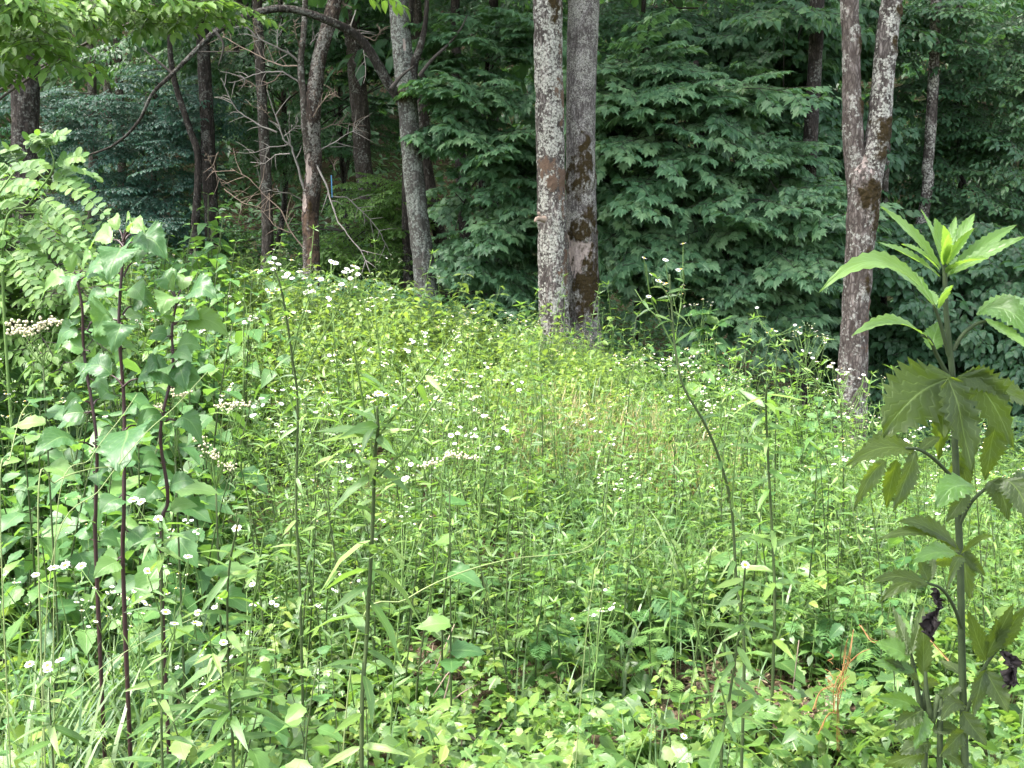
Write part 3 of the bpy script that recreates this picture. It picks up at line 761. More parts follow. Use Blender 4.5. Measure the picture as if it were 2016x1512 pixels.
BR = [([(615, 395), (600, 372), (585, 330), (572, 295), (558, 285), (545, 250), (530, 220), (522, 185)], 4.5), ([(545, 263), (510, 250), (470, 222), (452, 190), (440, 155)], 3.2),
      ([(598, 130), (575, 108), (545, 92), (505, 70), (480, 40)], 4), ([(590, 160), (560, 140), (520, 140), (480, 150), (450, 160)], 3), ([(592, 130), (560, 130), (520, 118), (470, 90), (440, 70)], 3),
      ([(570, 300), (540, 305), (520, 318), (490, 318)], 2.4), ([(572, 285), (530, 290), (500, 302), (465, 300)], 2), ([(600, 500), (575, 460), (555, 415), (520, 385), (490, 350), (455, 332)], 2.8), ([(575, 460), (540, 445), (505, 405)], 2),
      ([(597, 395), (572, 380), (545, 382), (510, 360)], 2.2), ([(610, 300), (625, 335), (650, 375), (655, 400), (670, 440), (690, 465), (720, 500), (738, 545)], 4), ([(655, 385), (680, 390), (715, 420), (745, 455), (765, 500)], 2.6),
      ([(612, 250), (630, 240), (665, 248), (705, 265), (745, 262)], 0), ([(625, 300), (655, 285), (680, 270), (708, 262)], 2.4), ([(630, 255), (655, 245), (675, 240), (720, 243)], 2), ([(610, 245), (635, 210), (645, 195), (665, 188)], 2.2), ([(640, 200), (655, 185), (660, 165)], 1.8),
      ([(610, 90), (620, 70), (650, 45)], 2), ([(590, 100), (580, 70), (572, 40)], 2), ([(555, 140), (540, 160), (505, 175), (470, 165)], 1.8), ([(540, 240), (520, 215), (480, 200)], 1.6), ([(560, 270), (580, 255), (592, 240)], 1.8),
      ([(500, 100), (502, 60), (500, 35)], 2), ([(545, 92), (548, 65), (555, 45)], 1.6), ([(480, 40), (450, 55), (425, 62)], 2), ([(430, 300), (415, 330), (440, 370), (470, 385)], 2.2), ([(420, 330), (405, 300)], 1.6), ([(440, 370), (480, 400), (520, 410)], 1.6),
      ([(700, 20), (690, 50), (712, 70), (718, 140), (712, 165)], 2.2), ([(712, 70), (740, 80), (750, 60)], 1.6), ([(690, 15), (670, 5), (655, -10)], 1.8), ([(655, 335), (662, 320), (670, 315)], 1.8)]
bm = []
for pts, w in BR:
    if not w: continue
    dy = random.uniform(-.8, .5)
    n = len(pts)
    P = [px(u + random.uniform(-2, 2), v + random.uniform(-2, 2), Y4 + dy * q / max(1, n - 1) + (0 if u > 400 else 0)) for q, (u, v) in enumerate(pts)]
    P = np.array(P); Q = np.stack([np.interp(np.linspace(0, n - 1, n * 4), np.arange(n), P[:, c]) for c in range(3)], 1)
    Q = Q + np.cumsum(RNG.normal(0, .004, Q.shape), 0)
    rr = np.linspace(w * k4 * .6, w * k4 * .18, len(Q)) * (1 + RNG.normal(0, .12, len(Q)))
    main = [tube(Q, rr, 6)]
    Q = Q[np.linspace(0, len(Q) - 1, 24).astype(int)]
    for _ in range(random.randint(6, 11)):
        q = random.randint(6, 22); d = unit(Q[min(q + 1, 23)] - Q[q - 1]); a = random.choice((-1, 1)) * random.uniform(.5, 1.1)
        e = np.array([d[0] * math.cos(a) - d[2] * math.sin(a), random.uniform(-.3, .3), d[0] * math.sin(a) + d[2] * math.cos(a)])
        l = random.uniform(.08, .32)
        main.append(tube([Q[q], Q[q] + e * l * .5 + [0, 0, .01], Q[q] + e * l + RNG.normal(0, .02, 3)], [w * k4 * .28, .0015], 4, 5))
    part('branch', join(main), [MAT['grey_twig' if random.random() < .45 else 'twig']], td)
tp = root('flagging_tape', px(652, 345, Y4 - .3), 'narrow blue tape hanging from a bare branch of the dead tree', 'tape')
part('strip', blade([0, .3, .6, 1], [.5, .5, .45, .4], .1, 0).moved(mats(px(652, 345, Y4 - .3), (0.02, 0, -1), (0.2, -1, 0), .25)[0] @ np.diag([1, .05, .3, 1])), [MAT['blue']], tp)

# an unseen tree added by the camera; its crown shades the near right plants
nt_ = root('tree', (2.6, -1.4, gz(2.6, -1.4)), 'added shade tree beside the viewpoint, unseen, outside the picture', 'tree')
P = [np.array(q, float) for q in ((2.6, -1.4, -.1), (2.5, -1.3, 1.5), (2.2, -1.0, 3.0), (1.6, -.5, 4.2), (1.0, 0, 5.4))]
md, ex = trunk_md(P, [.2, .17, .15, .12, .06], 24, 90, .1, 16, .2, (), .2, 6.6, .3)
part('trunk', md, B_MID, nt_, extra=ex)
part('limb', join([tube([P[3], (.6, .1, 4.3), (-.4, .6, 4.2)], [.08, .05, .015], 8, 14), tube([P[2], (2.0, .3, 3.6), (1.6, 1.2, 3.9)], [.08, .05, .015], 8, 14)]), B_MID, nt_)
spray_set('shade', 'alt', .16, L=.9, n_side=5, droop=.3)
crown(nt_, 'shade', T_OVAL, 'elm', 'dark_twig', [((0.1, .5, 4.3), (1.2, 1.1, .7)), ((1.3, .5, 4.6), (1.2, 1.2, .7)), ((1.8, -.8, 5.0), (1.3, 1.2, .9))], 70, axis_pt=(1, 0, 4.4), shell=.2, cam_bias=0)

# ---------------------------------------------------------------- leafy understorey
def leafy(name, label, cat, trunk_pts, Y, hw, key, templ, mat, blobs, n, singles=0, bark=None, twig='dark_twig', **kw):
    P = pxpath(trunk_pts, Y, True, 0)
    t = root(name, P[0], label, cat)
    md, ex = trunk_md(P, [w * Y / FPX for w in hw], 10, 40, .08, 16, .2, (), .2, Y)
    part('trunk', md, bark or B_DARK, t, extra=ex)
    limbs = []
    top = P[-1]
    for (c, r) in blobs:
        for _ in range(3):
            e = np.array(c) + np.array(r) * unit(RNG.normal(0, 1, 3)) * .7
            s = spline(P, 20)[RNG.integers(6, 19)]
            m_ = (s + e) / 2 + [0, 0, .15]
            limbs.append(tube([s, m_, e], [.016, .009, .004], 5, 10))
    part('limb', join(limbs), [MAT[twig]], t)
    crown(t, key, templ, mat, twig, blobs, n, axis_pt=(P[-1][0], P[-1][1] + .6, P[-1][2] - .6), singles=singles, **kw)
    return t
leafy('maple_tree', 'big drooping maple of blue-green lobed leaves right of the close pair of trunks', 'tree', [(1400, 700), (1395, 500), (1380, 300), (1370, 120)], 12.2, [12, 10, 8, 5], 'maple', T_MAPLE, 'maple',
      [blob(1270, 140, 11.8, 90, 45, .7), blob(1390, 190, 11.6, 120, 45, .8), blob(1300, 260, 11.6, 100, 50, .8), blob(1450, 300, 11.4, 110, 45, .8), blob(1310, 365, 11.6, 120, 35, .8), blob(1510, 390, 11.2, 110, 50, .8), blob(1400, 440, 11.3, 130, 35, .8), blob(1280, 480, 11.6, 80, 25, .7), blob(1510, 490, 11.1, 100, 40, .8), blob(1430, 545, 11.2, 100, 30, .7), blob(1480, 600, 11.2, 80, 30, .7), blob(1215, 250, 11.9, 50, 120, .7), blob(1215, 440, 11.9, 40, 60, .7), blob(1350, 330, 12.4, 180, 200, .6)], 430, singles=300, tint=(.55, .32), scale=(.6, 1.35), shell=.3, droop=.15, spread=.5)
leafy('maple_tree', 'smaller maple with lobed leaves between the leaning tree and the close pair', 'tree', [(960, 620), (955, 450), (950, 250), (960, 120)], 13.0, [10, 9, 7, 4], 'maple_small', T_MAPLE, 'maple',
      [blob(960, 190, 12.4, 110, 50, .8), blob(1000, 290, 12.3, 80, 40, .8), blob(910, 260, 12.4, 60, 30, .7), blob(960, 370, 12.4, 100, 35, .8), blob(1010, 450, 12.4, 60, 40, .7), blob(930, 480, 12.6, 80, 40, .7), blob(1010, 540, 12.4, 60, 40, .7), blob(950, 80, 12.8, 110, 50, .8)], 200, singles=160, tint=(.45, .26), scale=(.6, 1.3), shell=.3, droop=.15, spread=.5)
leafy('maple_tree', 'tall maple with pale leaves filling the gap left of the forked tree', 'tree', [(1545, 640), (1540, 400), (1530, 150), (1525, -50)], 13.5, [10, 9, 7, 4], 'maple', T_MAPLE[:1] + T_WIDE_[:2], 'forest',
      [blob(1560, 60, 13.4, 120, 80, .9), blob(1580, 230, 13.3, 110, 90, .9), blob(1610, 420, 13.2, 70, 90, .8), blob(1620, 580, 12.9, 60, 90, .8), blob(1480, 80, 13.2, 110, 60, .8), blob(1545, 30, 11.6, 60, 20, .4)], 210, singles=90, tint=(.45, .22))
leafy('leafy_tree', 'dense fine-leaved tree filling the top right corner', 'tree', [(1900, 640), (1895, 400), (1890, 200), (1890, -60)], 14.5, [10, 9, 8, 5], 'mid', T_OVAL, 'forest',
      [blob(1850, 70, 13.8, 130, 100, 1), blob(1960, 170, 13.6, 110, 120, 1), blob(1830, 230, 13.9, 90, 80, .9), blob(1940, 340, 13.5, 120, 100, 1), blob(1800, 380, 14, 70, 80, .9), blob(2060, 60, 13.6, 90, 130, .9), blob(2050, 420, 13.4, 90, 120, .9)], 420, tint=(.42, .25))
leafy('redbud_tree', 'round-leaved shrub tree behind the tall foreground ragweed', 'tree', [(1860, 900), (1858, 760), (1862, 620), (1870, 520)], 12.5, [8, 7, 6, 4], 'round', T_BROAD, 'forest',
      [blob(1800, 560, 11.8, 90, 90, .8), blob(1900, 620, 11.6, 110, 100, .8), blob(1800, 740, 11.6, 90, 90, .8), blob(1960, 780, 11.4, 100, 120, .8), blob(1900, 480, 12.0, 130, 60, .8), blob(2050, 620, 11.4, 90, 160, .8), blob(1780, 860, 11.0, 80, 60, .6), blob(1980, 900, 10.8, 90, 50, .6)], 330, tint=(.35, .22))
leafy('elm_tree', 'bright oval-leaved branches hanging into the top left corner', 'tree', [(-160, 460), (-170, 250), (-180, 0), (-170, -300)], 9.0, [26, 23, 20, 14], 'elm', T_OVAL, 'elm',
      [blob(50, 0, 8.2, 110, 45, .6), blob(220, -5, 8.4, 150, 35, .6), blob(350, -45, 8.8, 110, 30, .5), blob(5, 50, 8.0, 35, 35, .4), blob(-80, 40, 8.2, 80, 120, .7), blob(150, -90, 8.5, 260, 40, .9), blob(540, -95, 9, 160, 25, .7)], 85, singles=260, tint=(.6, .22), bark=B_DARK, droop=.15)
leafy('locust_tree', 'hazy blue-green feathery tree in the left forest gap', 'tree', [(300, 540), (300, 420), (305, 300), (310, 150)], 17.0, [8, 7, 6, 4], 'fine', T_OVAL, 'locust_blue',
      [blob(240, 240, 16, 90, 60, 1), blob(330, 310, 15.8, 90, 60, 1), blob(240, 380, 15.8, 90, 60, 1), blob(330, 190, 16, 90, 50, 1), blob(330, 420, 15.6, 70, 40, 1), blob(130, 230, 16, 60, 70, 1), blob(380, 230, 16, 50, 60, .8)], 330, tint=(.5, .2))
leafy('forest_shrub', 'light green shrub on the forest floor left of the leaning tree', 'shrub', [(760, 520), (758, 470), (755, 410), (750, 370)], 15.5, [5, 4, 4, 3], 'fine', T_OVAL, 'elm',
      [blob(755, 380, 15, 70, 45, .7), blob(740, 470, 14.8, 65, 60, .7), blob(785, 430, 15, 40, 60, .6), blob(690, 510, 15, 60, 40, .6), blob(560, 520, 15, 90, 30, .6), blob(450, 470, 16, 80, 40, .7)], 200, tint=(.35, .2))
leafy('forest_shrub', 'twiggy shrub in front of the far trunks right of the dead tree', 'shrub', [(680, 420), (675, 330), (670, 250), (668, 170)], 18, [5, 4, 4, 3], 'fine', T_OVAL, 'forest',
      [blob(660, 120, 17.5, 50, 60, .8), blob(690, 240, 17.5, 70, 60, .8), blob(740, 170, 17.5, 60, 80, .8), blob(590, 280, 18, 60, 60, .8), blob(740, 60, 17.5, 90, 60, .8)], 190, tint=(.45, .2))
leafy('leafy_tree', 'leafy branches spanning the top behind the arching limb', 'tree', [(560, 400), (560, 250), (555, 100), (550, -60)], 18.5, [6, 6, 5, 4], 'round', T_OVAL, 'forest',
      [blob(540, 70, 17.5, 130, 60, 1), blob(420, 120, 17.5, 80, 60, 1), blob(700, 50, 17, 110, 60, 1), blob(880, 40, 16, 130, 60, 1), blob(560, 190, 18.5, 90, 60, 1), blob(340, 90, 17, 110, 50, 1), blob(1000, 40, 15, 80, 60, .8)], 260, tint=(.5, .25))
leafy('leafy_tree', 'shadowed broad-leaved tree at the top right of the close pair', 'tree', [(1260, 300), (1262, 180), (1265, 60), (1270, -60)], 14.5, [6, 6, 5, 4], 'round', T_OVAL, 'forest',
      [blob(1260, 40, 14, 110, 60, .9), blob(1400, 60, 14, 110, 60, .9), blob(1430, 170, 13.8, 80, 60, .8), blob(1680, 40, 13.5, 110, 60, .8)], 150, tint=(.35, .2))

leafy('leafy_shrub', 'dense bright shrub at the left edge under the locust sapling', 'shrub', [(-20, 760), (-10, 640), (20, 520), (30, 440)], 5.6, [8, 7, 5, 3], 'left', T_OVAL, 'elm',
      [blob(20, 470, 5.4, 90, 60, .4), blob(90, 560, 5.3, 90, 60, .4), blob(-20, 600, 5.3, 90, 90, .4), blob(130, 650, 5.2, 80, 50, .3), blob(30, 390, 5.6, 60, 50, .35)], 130, singles=160, tint=(.5, .22), bark=B_MID, droop=.2)
# forest floor plants and the far wood
def floor_scatter(n, y0, y1, xr, templ, size, mat, name, h=(.03, .35), tint=(.45, .2), clump=None):
    y = y0 + (y1 - y0) * RNG.random(n) ** 1.1
    x = (RNG.random(n) * 2 - 1) * xr * y + 0
    z = ground_z(x, y)
    if clump:
        d = fbm(x * clump, y * clump, x * 0 + 3, 3)
        keep = d > .42
        x, y, z = x[keep], y[keep], z[keep]
    n = len(x)
    hh = RNG.uniform(*h, n)
    P = np.stack([x, y, z + hh], 1)
    a = RNG.random(n) * 6.283
    F = np.stack([np.cos(a), np.sin(a), RNG.normal(-.15, .25, n)], 1)
    N = np.stack([RNG.normal(0, .35, n), RNG.normal(-.2, .35, n), np.ones(n)], 1)
    md = inst_mix(templ, mats(P, F, N, RNG.uniform(.6, 1.2, n) * size), rand_tint(n, *tint))
    return link(name, new_mesh(name, md, [MAT[mat]]), kind='stuff')
o = floor_scatter(46000, 9.8, 22, .62, T_OVAL, .10, 'forest', 'forest_undergrowth', (.02, .5), (.5, .25)); o['label'] = 'low green undergrowth covering the shaded forest floor'; o['category'] = 'undergrowth'
o = floor_scatter(40000, 20, 52, .62, T_LOW, .19, 'forest', 'hillside_undergrowth', (.05, .9), (.5, .25)); o['label'] = 'dim green undergrowth covering the hillside behind the trunks'; o['category'] = 'undergrowth'
n = 2600
y = RNG.uniform(23, 52, n); x = (RNG.random(n) * 2 - 1) * .62 * y; z = ground_z(x, y) + RNG.random(n) * 9.5
M = mats(np.stack([x, y, z], 1), np.stack([RNG.normal(0, 1, n), RNG.normal(-.4, .6, n), RNG.normal(-.2, .2, n)], 1), np.stack([RNG.normal(0, .2, n), RNG.normal(-.3, .2, n), np.ones(n)], 1), RNG.uniform(1.0, 1.7, n))
S = SPRAY['big']; w = RNG.integers(0, 5, n); L1 = []
for k in range(5):
    q = w == k
    lm = np.einsum('aij,bjk->abik', M[q], S[k][1]).reshape(-1, 4, 4)
    L1.append(inst_mix(T_LOW, lm, np.clip(np.repeat(RNG.normal(.45, .2, q.sum()), len(S[k][1])) + RNG.normal(0, .12, len(lm)), 0, 1)))
o = link('distant_woods', new_mesh('distant_woods', join(L1), [MAT['forest']]), kind='stuff'); o['label'] = 'dense leafy wood closing off the view behind the trunks'; o['category'] = 'woods'

n = 2000
y = RNG.uniform(14, 55, n); x = (RNG.random(n) * 2 - 1) * (.75 * y + 4)
z = np.maximum(ground_z(x, y) + 5, EYE + .27 * y) + RNG.random(n) * 3.5
M = mats(np.stack([x, y, z], 1), np.stack([RNG.normal(0, 1, n), RNG.normal(0, 1, n), RNG.normal(-.1, .15, n)], 1), np.stack([RNG.normal(0, .2, n), RNG.normal(0, .2, n), np.ones(n)], 1), RNG.uniform(1.2, 2.0, n))
w = RNG.integers(0, 5, n); L1 = []
for k in range(5):
    q = w == k
    lm = np.einsum('aij,bjk->abik', M[q], S[k][1]).reshape(-1, 4, 4)
    L1.append(inst_mix(T_LOW, lm, rand_tint(len(lm), .45, .2)))
o = link('forest_canopy', new_mesh('forest_canopy', join(L1), [MAT['forest']]), kind='stuff'); o['label'] = 'leafy roof of the wood over the hillside'; o['category'] = 'woods'

# ---------------------------------------------------------------- meadow plants
def flower_md():
    V, F, uv, m = [], [], [], []
    n = 18
    for k in range(n):
        a = 2 * math.pi * k / n + random.uniform(-.06, .06); r = random.uniform(.88, 1.05); w = .15
        c, s = math.cos(a), math.sin(a); b = len(V)
        z = random.uniform(-.02, .14)
        V += [(.28 * c, .28 * s, 0), (.7 * c - w * s, .7 * s + w * c, z), (.7 * c + w * s, .7 * s - w * c, z), (r * c, r * s, z * 1.2)]
        F += [(b, b + 2, b + 1), (b + 1, b + 2, b + 3)]; m += [0, 0]
    b = len(V)
    for (rr, z) in ((.40, .02), (.34, .16), (.18, .24)):
        for k in range(8):
            V.append((rr * math.cos(k * .785), rr * math.sin(k * .785), z))
    V.append((0, 0, .25))
    for q in range(2):
        for k in range(8):
            i0 = b + q * 8 + k; i1 = b + q * 8 + (k + 1) % 8
            F += [(i0, i1, i1 + 8), (i0, i1 + 8, i0 + 8)]; m += [1, 1]
    for k in range(8):
        F.append((b + 16 + k, b + 16 + (k + 1) % 8, b + 24)); m.append(1)
    b2 = len(V)                      # green cup under the petals
    for (rr, z) in ((.42, -.01), (.25, -.22)):
        for k in range(8): V.append((rr * math.cos(k * .785), rr * math.sin(k * .785), z))
    for k in range(8):
        i0 = b2 + k; i1 = b2 + (k + 1) % 8
        F += [(i0, i0 + 8, i1 + 8), (i0, i1 + 8, i1)]; m += [2, 2]
    return MD(V, F, None, None, m)
T_FLOWER = flower_md()
def bud_md():
    V, F = [], []
    for (rr, z) in ((.25, 0), (.5, .3), (.45, .7), (.2, .95)):
        for k in range(6): V.append((rr * math.cos(k * 1.047), rr * math.sin(k * 1.047), z))
    for q in range(3):
        for k in range(6):
            a, b = q * 6 + k, q * 6 + (k + 1) % 6
            F += [(a, b, b + 6), (a, b + 6, a + 6)]
    F += [(18, 19, 20), (18, 20, 21), (18, 21, 22), (18, 22, 23)]
    return MD(V, F)
T_BUD = bud_md()

def stem_path(h, lean, rs, n=9):
    s = np.linspace(0, 1, n)
    a = rs.random() * 6.283
    w = rs.normal(0, .02, (2,)) * h
    ph = rs.random() * 6
    x = lean * h * s ** 1.7 * math.cos(a) + w[0] * np.sin(3.1 * s + ph)-w[0] * math.sin(ph)
    y = lean * h * s ** 1.7 * math.sin(a) + w[1] * np.sin(2.7 * s + ph)-w[1] * math.sin(ph)
    return np.stack([x, y, h * s], 1)

def at_path(P, q):
    u = np.linspace(0, 1, len(P))
    return np.array([np.interp(q, u, P[:, c]) for c in range(3)])

def proto(kind, seed):
    """Stem mesh, leaf frames and flower frames of one plant standing at the origin."""
    rs = np.random.default_rng(seed)
    st, lv, fl = [], [], []
    def leaf(p, az, pitch, l, pet=0.0, roll=.3):
        f = np.array([math.cos(az) * math.cos(pitch), math.sin(az) * math.cos(pitch), math.sin(pitch)])
        q = p + f * pet + np.array([0, 0, pet * .1])
        if pet > .008: st.append(tube([p, q], [.0016, .0012], 3, cap=False))
        f2 = np.array([math.cos(az) * math.cos(pitch - .25), math.sin(az) * math.cos(pitch - .25), math.sin(pitch - .25)])
        lv.append(mats(q, f2, (rs.normal(0, roll), rs.normal(0, roll), 1), l)[0])
    if kind == 'fleabane':
        h = rs.uniform(.72, 1.0); P = stem_path(h, .12, rs)
        st.append(tube(P, [.0042, .0032, .0018], 5))
        q = .08; az = rs.random() * 6
        while q < .9:
            leaf(at_path(P, q), az, rs.uniform(.1, .7), rs.uniform(.06, .11) * (1.15 - .75 * q), 0, .4); az += 2.4; q += rs.uniform(.035, .06)
        nb = rs.integers(5, 9)
        for k in range(nb):
            q = rs.uniform(.62, .95) if k else 1.0
            p = at_path(P, q); a = k * 2.4 + rs.random(); l = (1.04 - q) * h * .75 + rs.uniform(.03, .09)
            d = np.array([math.cos(a) * .55, math.sin(a) * .55, 1.0]) if k else np.array([0, 0, 1.0])
            e = p + d * l * .8
            st.append(tube([p, p + d * l * .4 + [0, 0, -.01], e], [.0018, .0011], 3))
            if rs.random() < .8: leaf(at_path(np.array([p, e]), .5), a + .5, .6, .035)
            for j in range(rs.integers(2, 5)):
                d2 = np.array([rs.normal(0, .5), rs.normal(0, .5), .8]); e2 = e + d2 * rs.uniform(.015, .05)
                st.append(tube([e, e2], [.001, .0008], 3, cap=False))
                if rs.random() < .72: fl.append((0, mats(e2, (1, rs.normal(0, .2), rs.normal(0, .2)), (rs.normal(0, .3), rs.normal(-.25, .3), 1), rs.uniform(.0075, .011))[0]))
                else: fl.append((1, mats(e2, (1, 0, 0), (0, 0, 1), .006)[0]))
    elif kind == 'broad':
        h = rs.uniform(.55, .95); P = stem_path(h, .15, rs)
        st.append(tube(P, [.0048, .0038, .002], 5))
        n = int(h / .085); a0 = rs.random() * 3
        for k in range(n):
            q = .22 + .78 * k / max(1, n - 1); s_ = 1.0 if q < .7 else 1.0 - 1.9 * (q - .7)
            for d in (0, math.pi):
                leaf(at_path(P, q), a0 + d + k * 1.571 + rs.normal(0, .2), rs.uniform(-.25, .3) + (.4 if q > .9 else 0), rs.uniform(.085, .13) * max(s_, .4), rs.uniform(.02, .045) * s_)
    elif kind == 'seedling':
        h = rs.uniform(.22, .45); P = stem_path(h, .3, rs, 6)
        st.append(tube(P, [.0024, .0014], 3))
        n = int(h / .05); a0 = rs.random() * 3
        for k in range(n):
            q = .3 + .7 * k / max(1, n - 1)
            for d in (0, math.pi):
                leaf(at_path(P, q), a0 + d + k * 1.571 + rs.normal(0, .3), rs.uniform(-.3, .35), rs.uniform(.045, .075) * (1.1 - .4 * q), .012)
    elif kind == 'slender':
        h = rs.uniform(.5, .9); P = stem_path(h, .14, rs)
        st.append(tube(P, [.0036, .0026, .0012], 4))
        q = .12; az = rs.random() * 6
        while q < 1:
            leaf(at_path(P, q), az, rs.uniform(-.1, .65), rs.uniform(.05, .095) * (1.1 - .5 * q), 0, .4); az += 2.4; q += rs.uniform(.035, .055) * .75 / h
        for k in range(5): leaf(P[-1], k * 1.26, rs.uniform(.6, 1.1), rs.uniform(.03, .06))
    elif kind == 'ragweed':
        h = rs.uniform(.28, .5); P = stem_path(h, .1, rs, 6)
        st.append(tube(P, [.003, .0022], 4))
        n = 5; a0 = rs.random() * 3
        for k in range(n):
            q = .35 + .65 * k / (n - 1)
            for d in (0, math.pi):
                leaf(at_path(P, q), a0 + d + k * 1.571 + rs.normal(0, .2), rs.uniform(.0, .35) + (.35 if k == n - 1 else 0), rs.uniform(.10, .16) * (1 if k < n - 1 else .6), .015, .2)
    elif kind == 'herb':
        n = rs.integers(5, 9)
        for k in range(n):
            az = k * 2.4 + rs.normal(0, .3); pet = rs.uniform(.03, .14)
            f = np.array([math.cos(az), math.sin(az), rs.uniform(.5, 1.6)]); f = unit(f)
            p1 = f * pet
            st.append(tube([np.zeros(3), p1 * .6 + [0, 0, .01], p1], [.0018, .0013], 3, cap=False))
            lv.append(mats(p1, (math.cos(az), math.sin(az), rs.uniform(-.45, .1)), (rs.normal(0, .25), rs.normal(0, .25), 1), rs.uniform(.06, .115))[0])
    elif kind == 'rosette':
        for k in range(9):
            az = k * 2.4; pit = rs.uniform(.25, 1.1)
            lv.append(mats((0, 0, .01), (math.cos(az) * math.cos(pit), math.sin(az) * math.cos(pit), math.sin(pit)), (-math.cos(az), -math.sin(az), 1), rs.uniform(.12, .2))[0])
        st.append(tube([(0, 0, -.02), (0, 0, .03)], [.006, .004], 5))
    return dict(stem=join(st), leaves=np.array(lv), flowers=fl, kind=kind)

KIND = {   # leaf templates, leaf material, stem material
    'fleabane': (T_LANCE, 'meadow', 'stem'), 'broad': (T_BROAD, 'broad', 'dark_stem'), 'seedling': (T_OVATE, 'yellow', 'stem'),
    'slender': (T_LANCE, 'meadow', 'dark_stem'), 'ragweed': ([T_FERN], 'broad', 'stem'), 'herb': (T_BROAD[:2] + T_MAPLE[:2], 'meadow', 'stem'), 'rosette': (T_LANCE, 'meadow', 'stem')}
LIGHT = {'broad': T_OVAL, 'seedling': T_OVAL, 'herb': T_OVAL}
T_WIDE = [blade([0, .2, .55, 1], [0.10, .36, .27, 0], f, b) for f, b in ((.15, .25), (.25, .5), (.1, .12), (.3, .35))]
LIGHT['broad'] = T_WIDE; LIGHT['herb'] = T_WIDE
PROTO = {k: [proto(k, 11 * i + 3 + len(k)) for i in range(6)] for k in KIND}
LEAFMESH = {k: [new_mesh('leaf', T, [MAT[v[1]]]) for T in v[0]] for k, v in KIND.items()}
YLEAF = {k: [new_mesh('leaf', T, [MAT['yellow']]) for T in KIND[k][0]] for k in ('slender', 'broad', 'herb')}
FLOWERMESH = [new_mesh('flower', T_FLOWER, [MAT['petal'], MAT['disc'], MAT['stem']]), new_mesh('bud', T_BUD, [MAT['bud']])]

SRC = {}
def plant(kind, var, name, label, cat, group, loc, rz, s):
    """One plant as a thing; the first of a variant is built, the others are copies of it and of its parts."""
    key = (kind, var, name)
    if key not in SRC:
        p = PROTO[kind][var]
        r = root(name, loc, label, cat, group, rz, s)
        kids = []
        if 'stem_mesh' not in p: p['stem_mesh'] = new_mesh('stem', p['stem'], [MAT[KIND[kind][2]]])
        kids.append(link('stem', p['stem_mesh'], r))
        lm = LEAFMESH[kind]
        for k, M in enumerate(p['leaves']):
            l = link('leaf', lm[k % len(lm)], r, M); l.pass_index = 1; kids.append(l)
        for w, M in p['flowers']:
            kids.append(link(('flower', 'bud')[w], FLOWERMESH[w], r, M))
        SRC[key] = (r, kids)
        return r
    r0, kids = SRC[key]
    r = r0.copy(); COL.objects.link(r)
    r.location = tuple(float(q) for q in loc); r.rotation_euler = (random.gauss(0, .06), random.gauss(0, .06), rz); r.scale = (s, s, s)
    r['label'] = label; r['category'] = cat
    if group: r['group'] = group
    for c in kids:
        d = c.copy(); COL.objects.link(d); d.parent = r
    return r

def mass(kind, P, rz, s, tint, light=True):
    """Many plants of a kind joined into mesh data (for ground too full to count)."""
    var = RNG.integers(0, 6, len(P)); out = []
    T = LIGHT.get(kind, KIND[kind][0]) if light else KIND[kind][0]
    for v in range(6):
        q = var == v
        if not q.any(): continue
        p = PROTO[kind][v]
        R = rotz(P[q], rz[q], s[q])
        out.append(inst(p['stem'], R, np.full(q.sum(), .4), m=1))
        lm = np.einsum('aij,bjk->abik', R, p['leaves']).reshape(-1, 4, 4)
        tt = np.clip(np.repeat(tint[q], len(p['leaves'])) + RNG.normal(0, .14, len(lm)), 0, 1)
        out.append(inst_mix(T, lm, tt))
    return join(out)

TREES = [(px(1093, 640, 10.0)[0], 10.0, .3), (px(1148, 640, 10.25)[0], 10.25, .3), (px(1672, 860, 9.0)[0], 9.0, .25)]
BARE = [(px(800, 1345, 3.85)[0], 3.85, .17), (px(1380, 1365, 3.75)[0], 3.75, .16), (px(1590, 1425, 3.5)[0], 3.5, .22), (px(250, 1420, 3.5)[0], 3.5, .16), (px(480, 1350, 3.8)[0], 3.8, .12)]
def edge_y(x):
    return 9.7 - 1.0 * sm((x - 1.2) / 1.6) + .35 * np.sin(x * 2.3)
def free(x, y, bare=True):
    ok = y < edge_y(x)
    for (bx, by, r) in (BARE if bare else []):
        ok &= ((x - bx) ** 2 + ((y - by) * 1.0) ** 2) > r * r * (.6 + .8 * vnoise(x * 9, y * 9, x * 0))
    for (bx, by, r) in TREES: ok &= ((x - bx) ** 2 + (y - by) ** 2) > r * r
    return ok
def spots(n, y0, y1, f=None, pw=1.0, over=6, bare=True, wide=.78):
    y = y0 + (y1 - y0) * RNG.random(n * over) ** pw
    x = (RNG.random(n * over) * 2 - 1) * (wide * y + .5)
    k = free(x, y, bare)
    if f is not None: k &= RNG.random(len(x)) < f(x, y)
    x, y = x[k][:n], y[k][:n]
    return np.stack([x, y, ground_z(x, y)], 1)
def patch(P, sc=.8, seed=0.0):
    return fbm(P[:, 0] * sc + seed, P[:, 1] * sc + seed, P[:, 0] * 0 + seed, 3)
zone_left = lambda x, y: sm((-x - .22 * y) / .5)
zone_ridge = lambda x, y: sm((y - 6.0) / 1.2) * sm((1.2 - x) / 1.0)
zone_mid = lambda x, y: (1 - zone_left(x, y)) * (1 - .75 * zone_ridge(x, y))

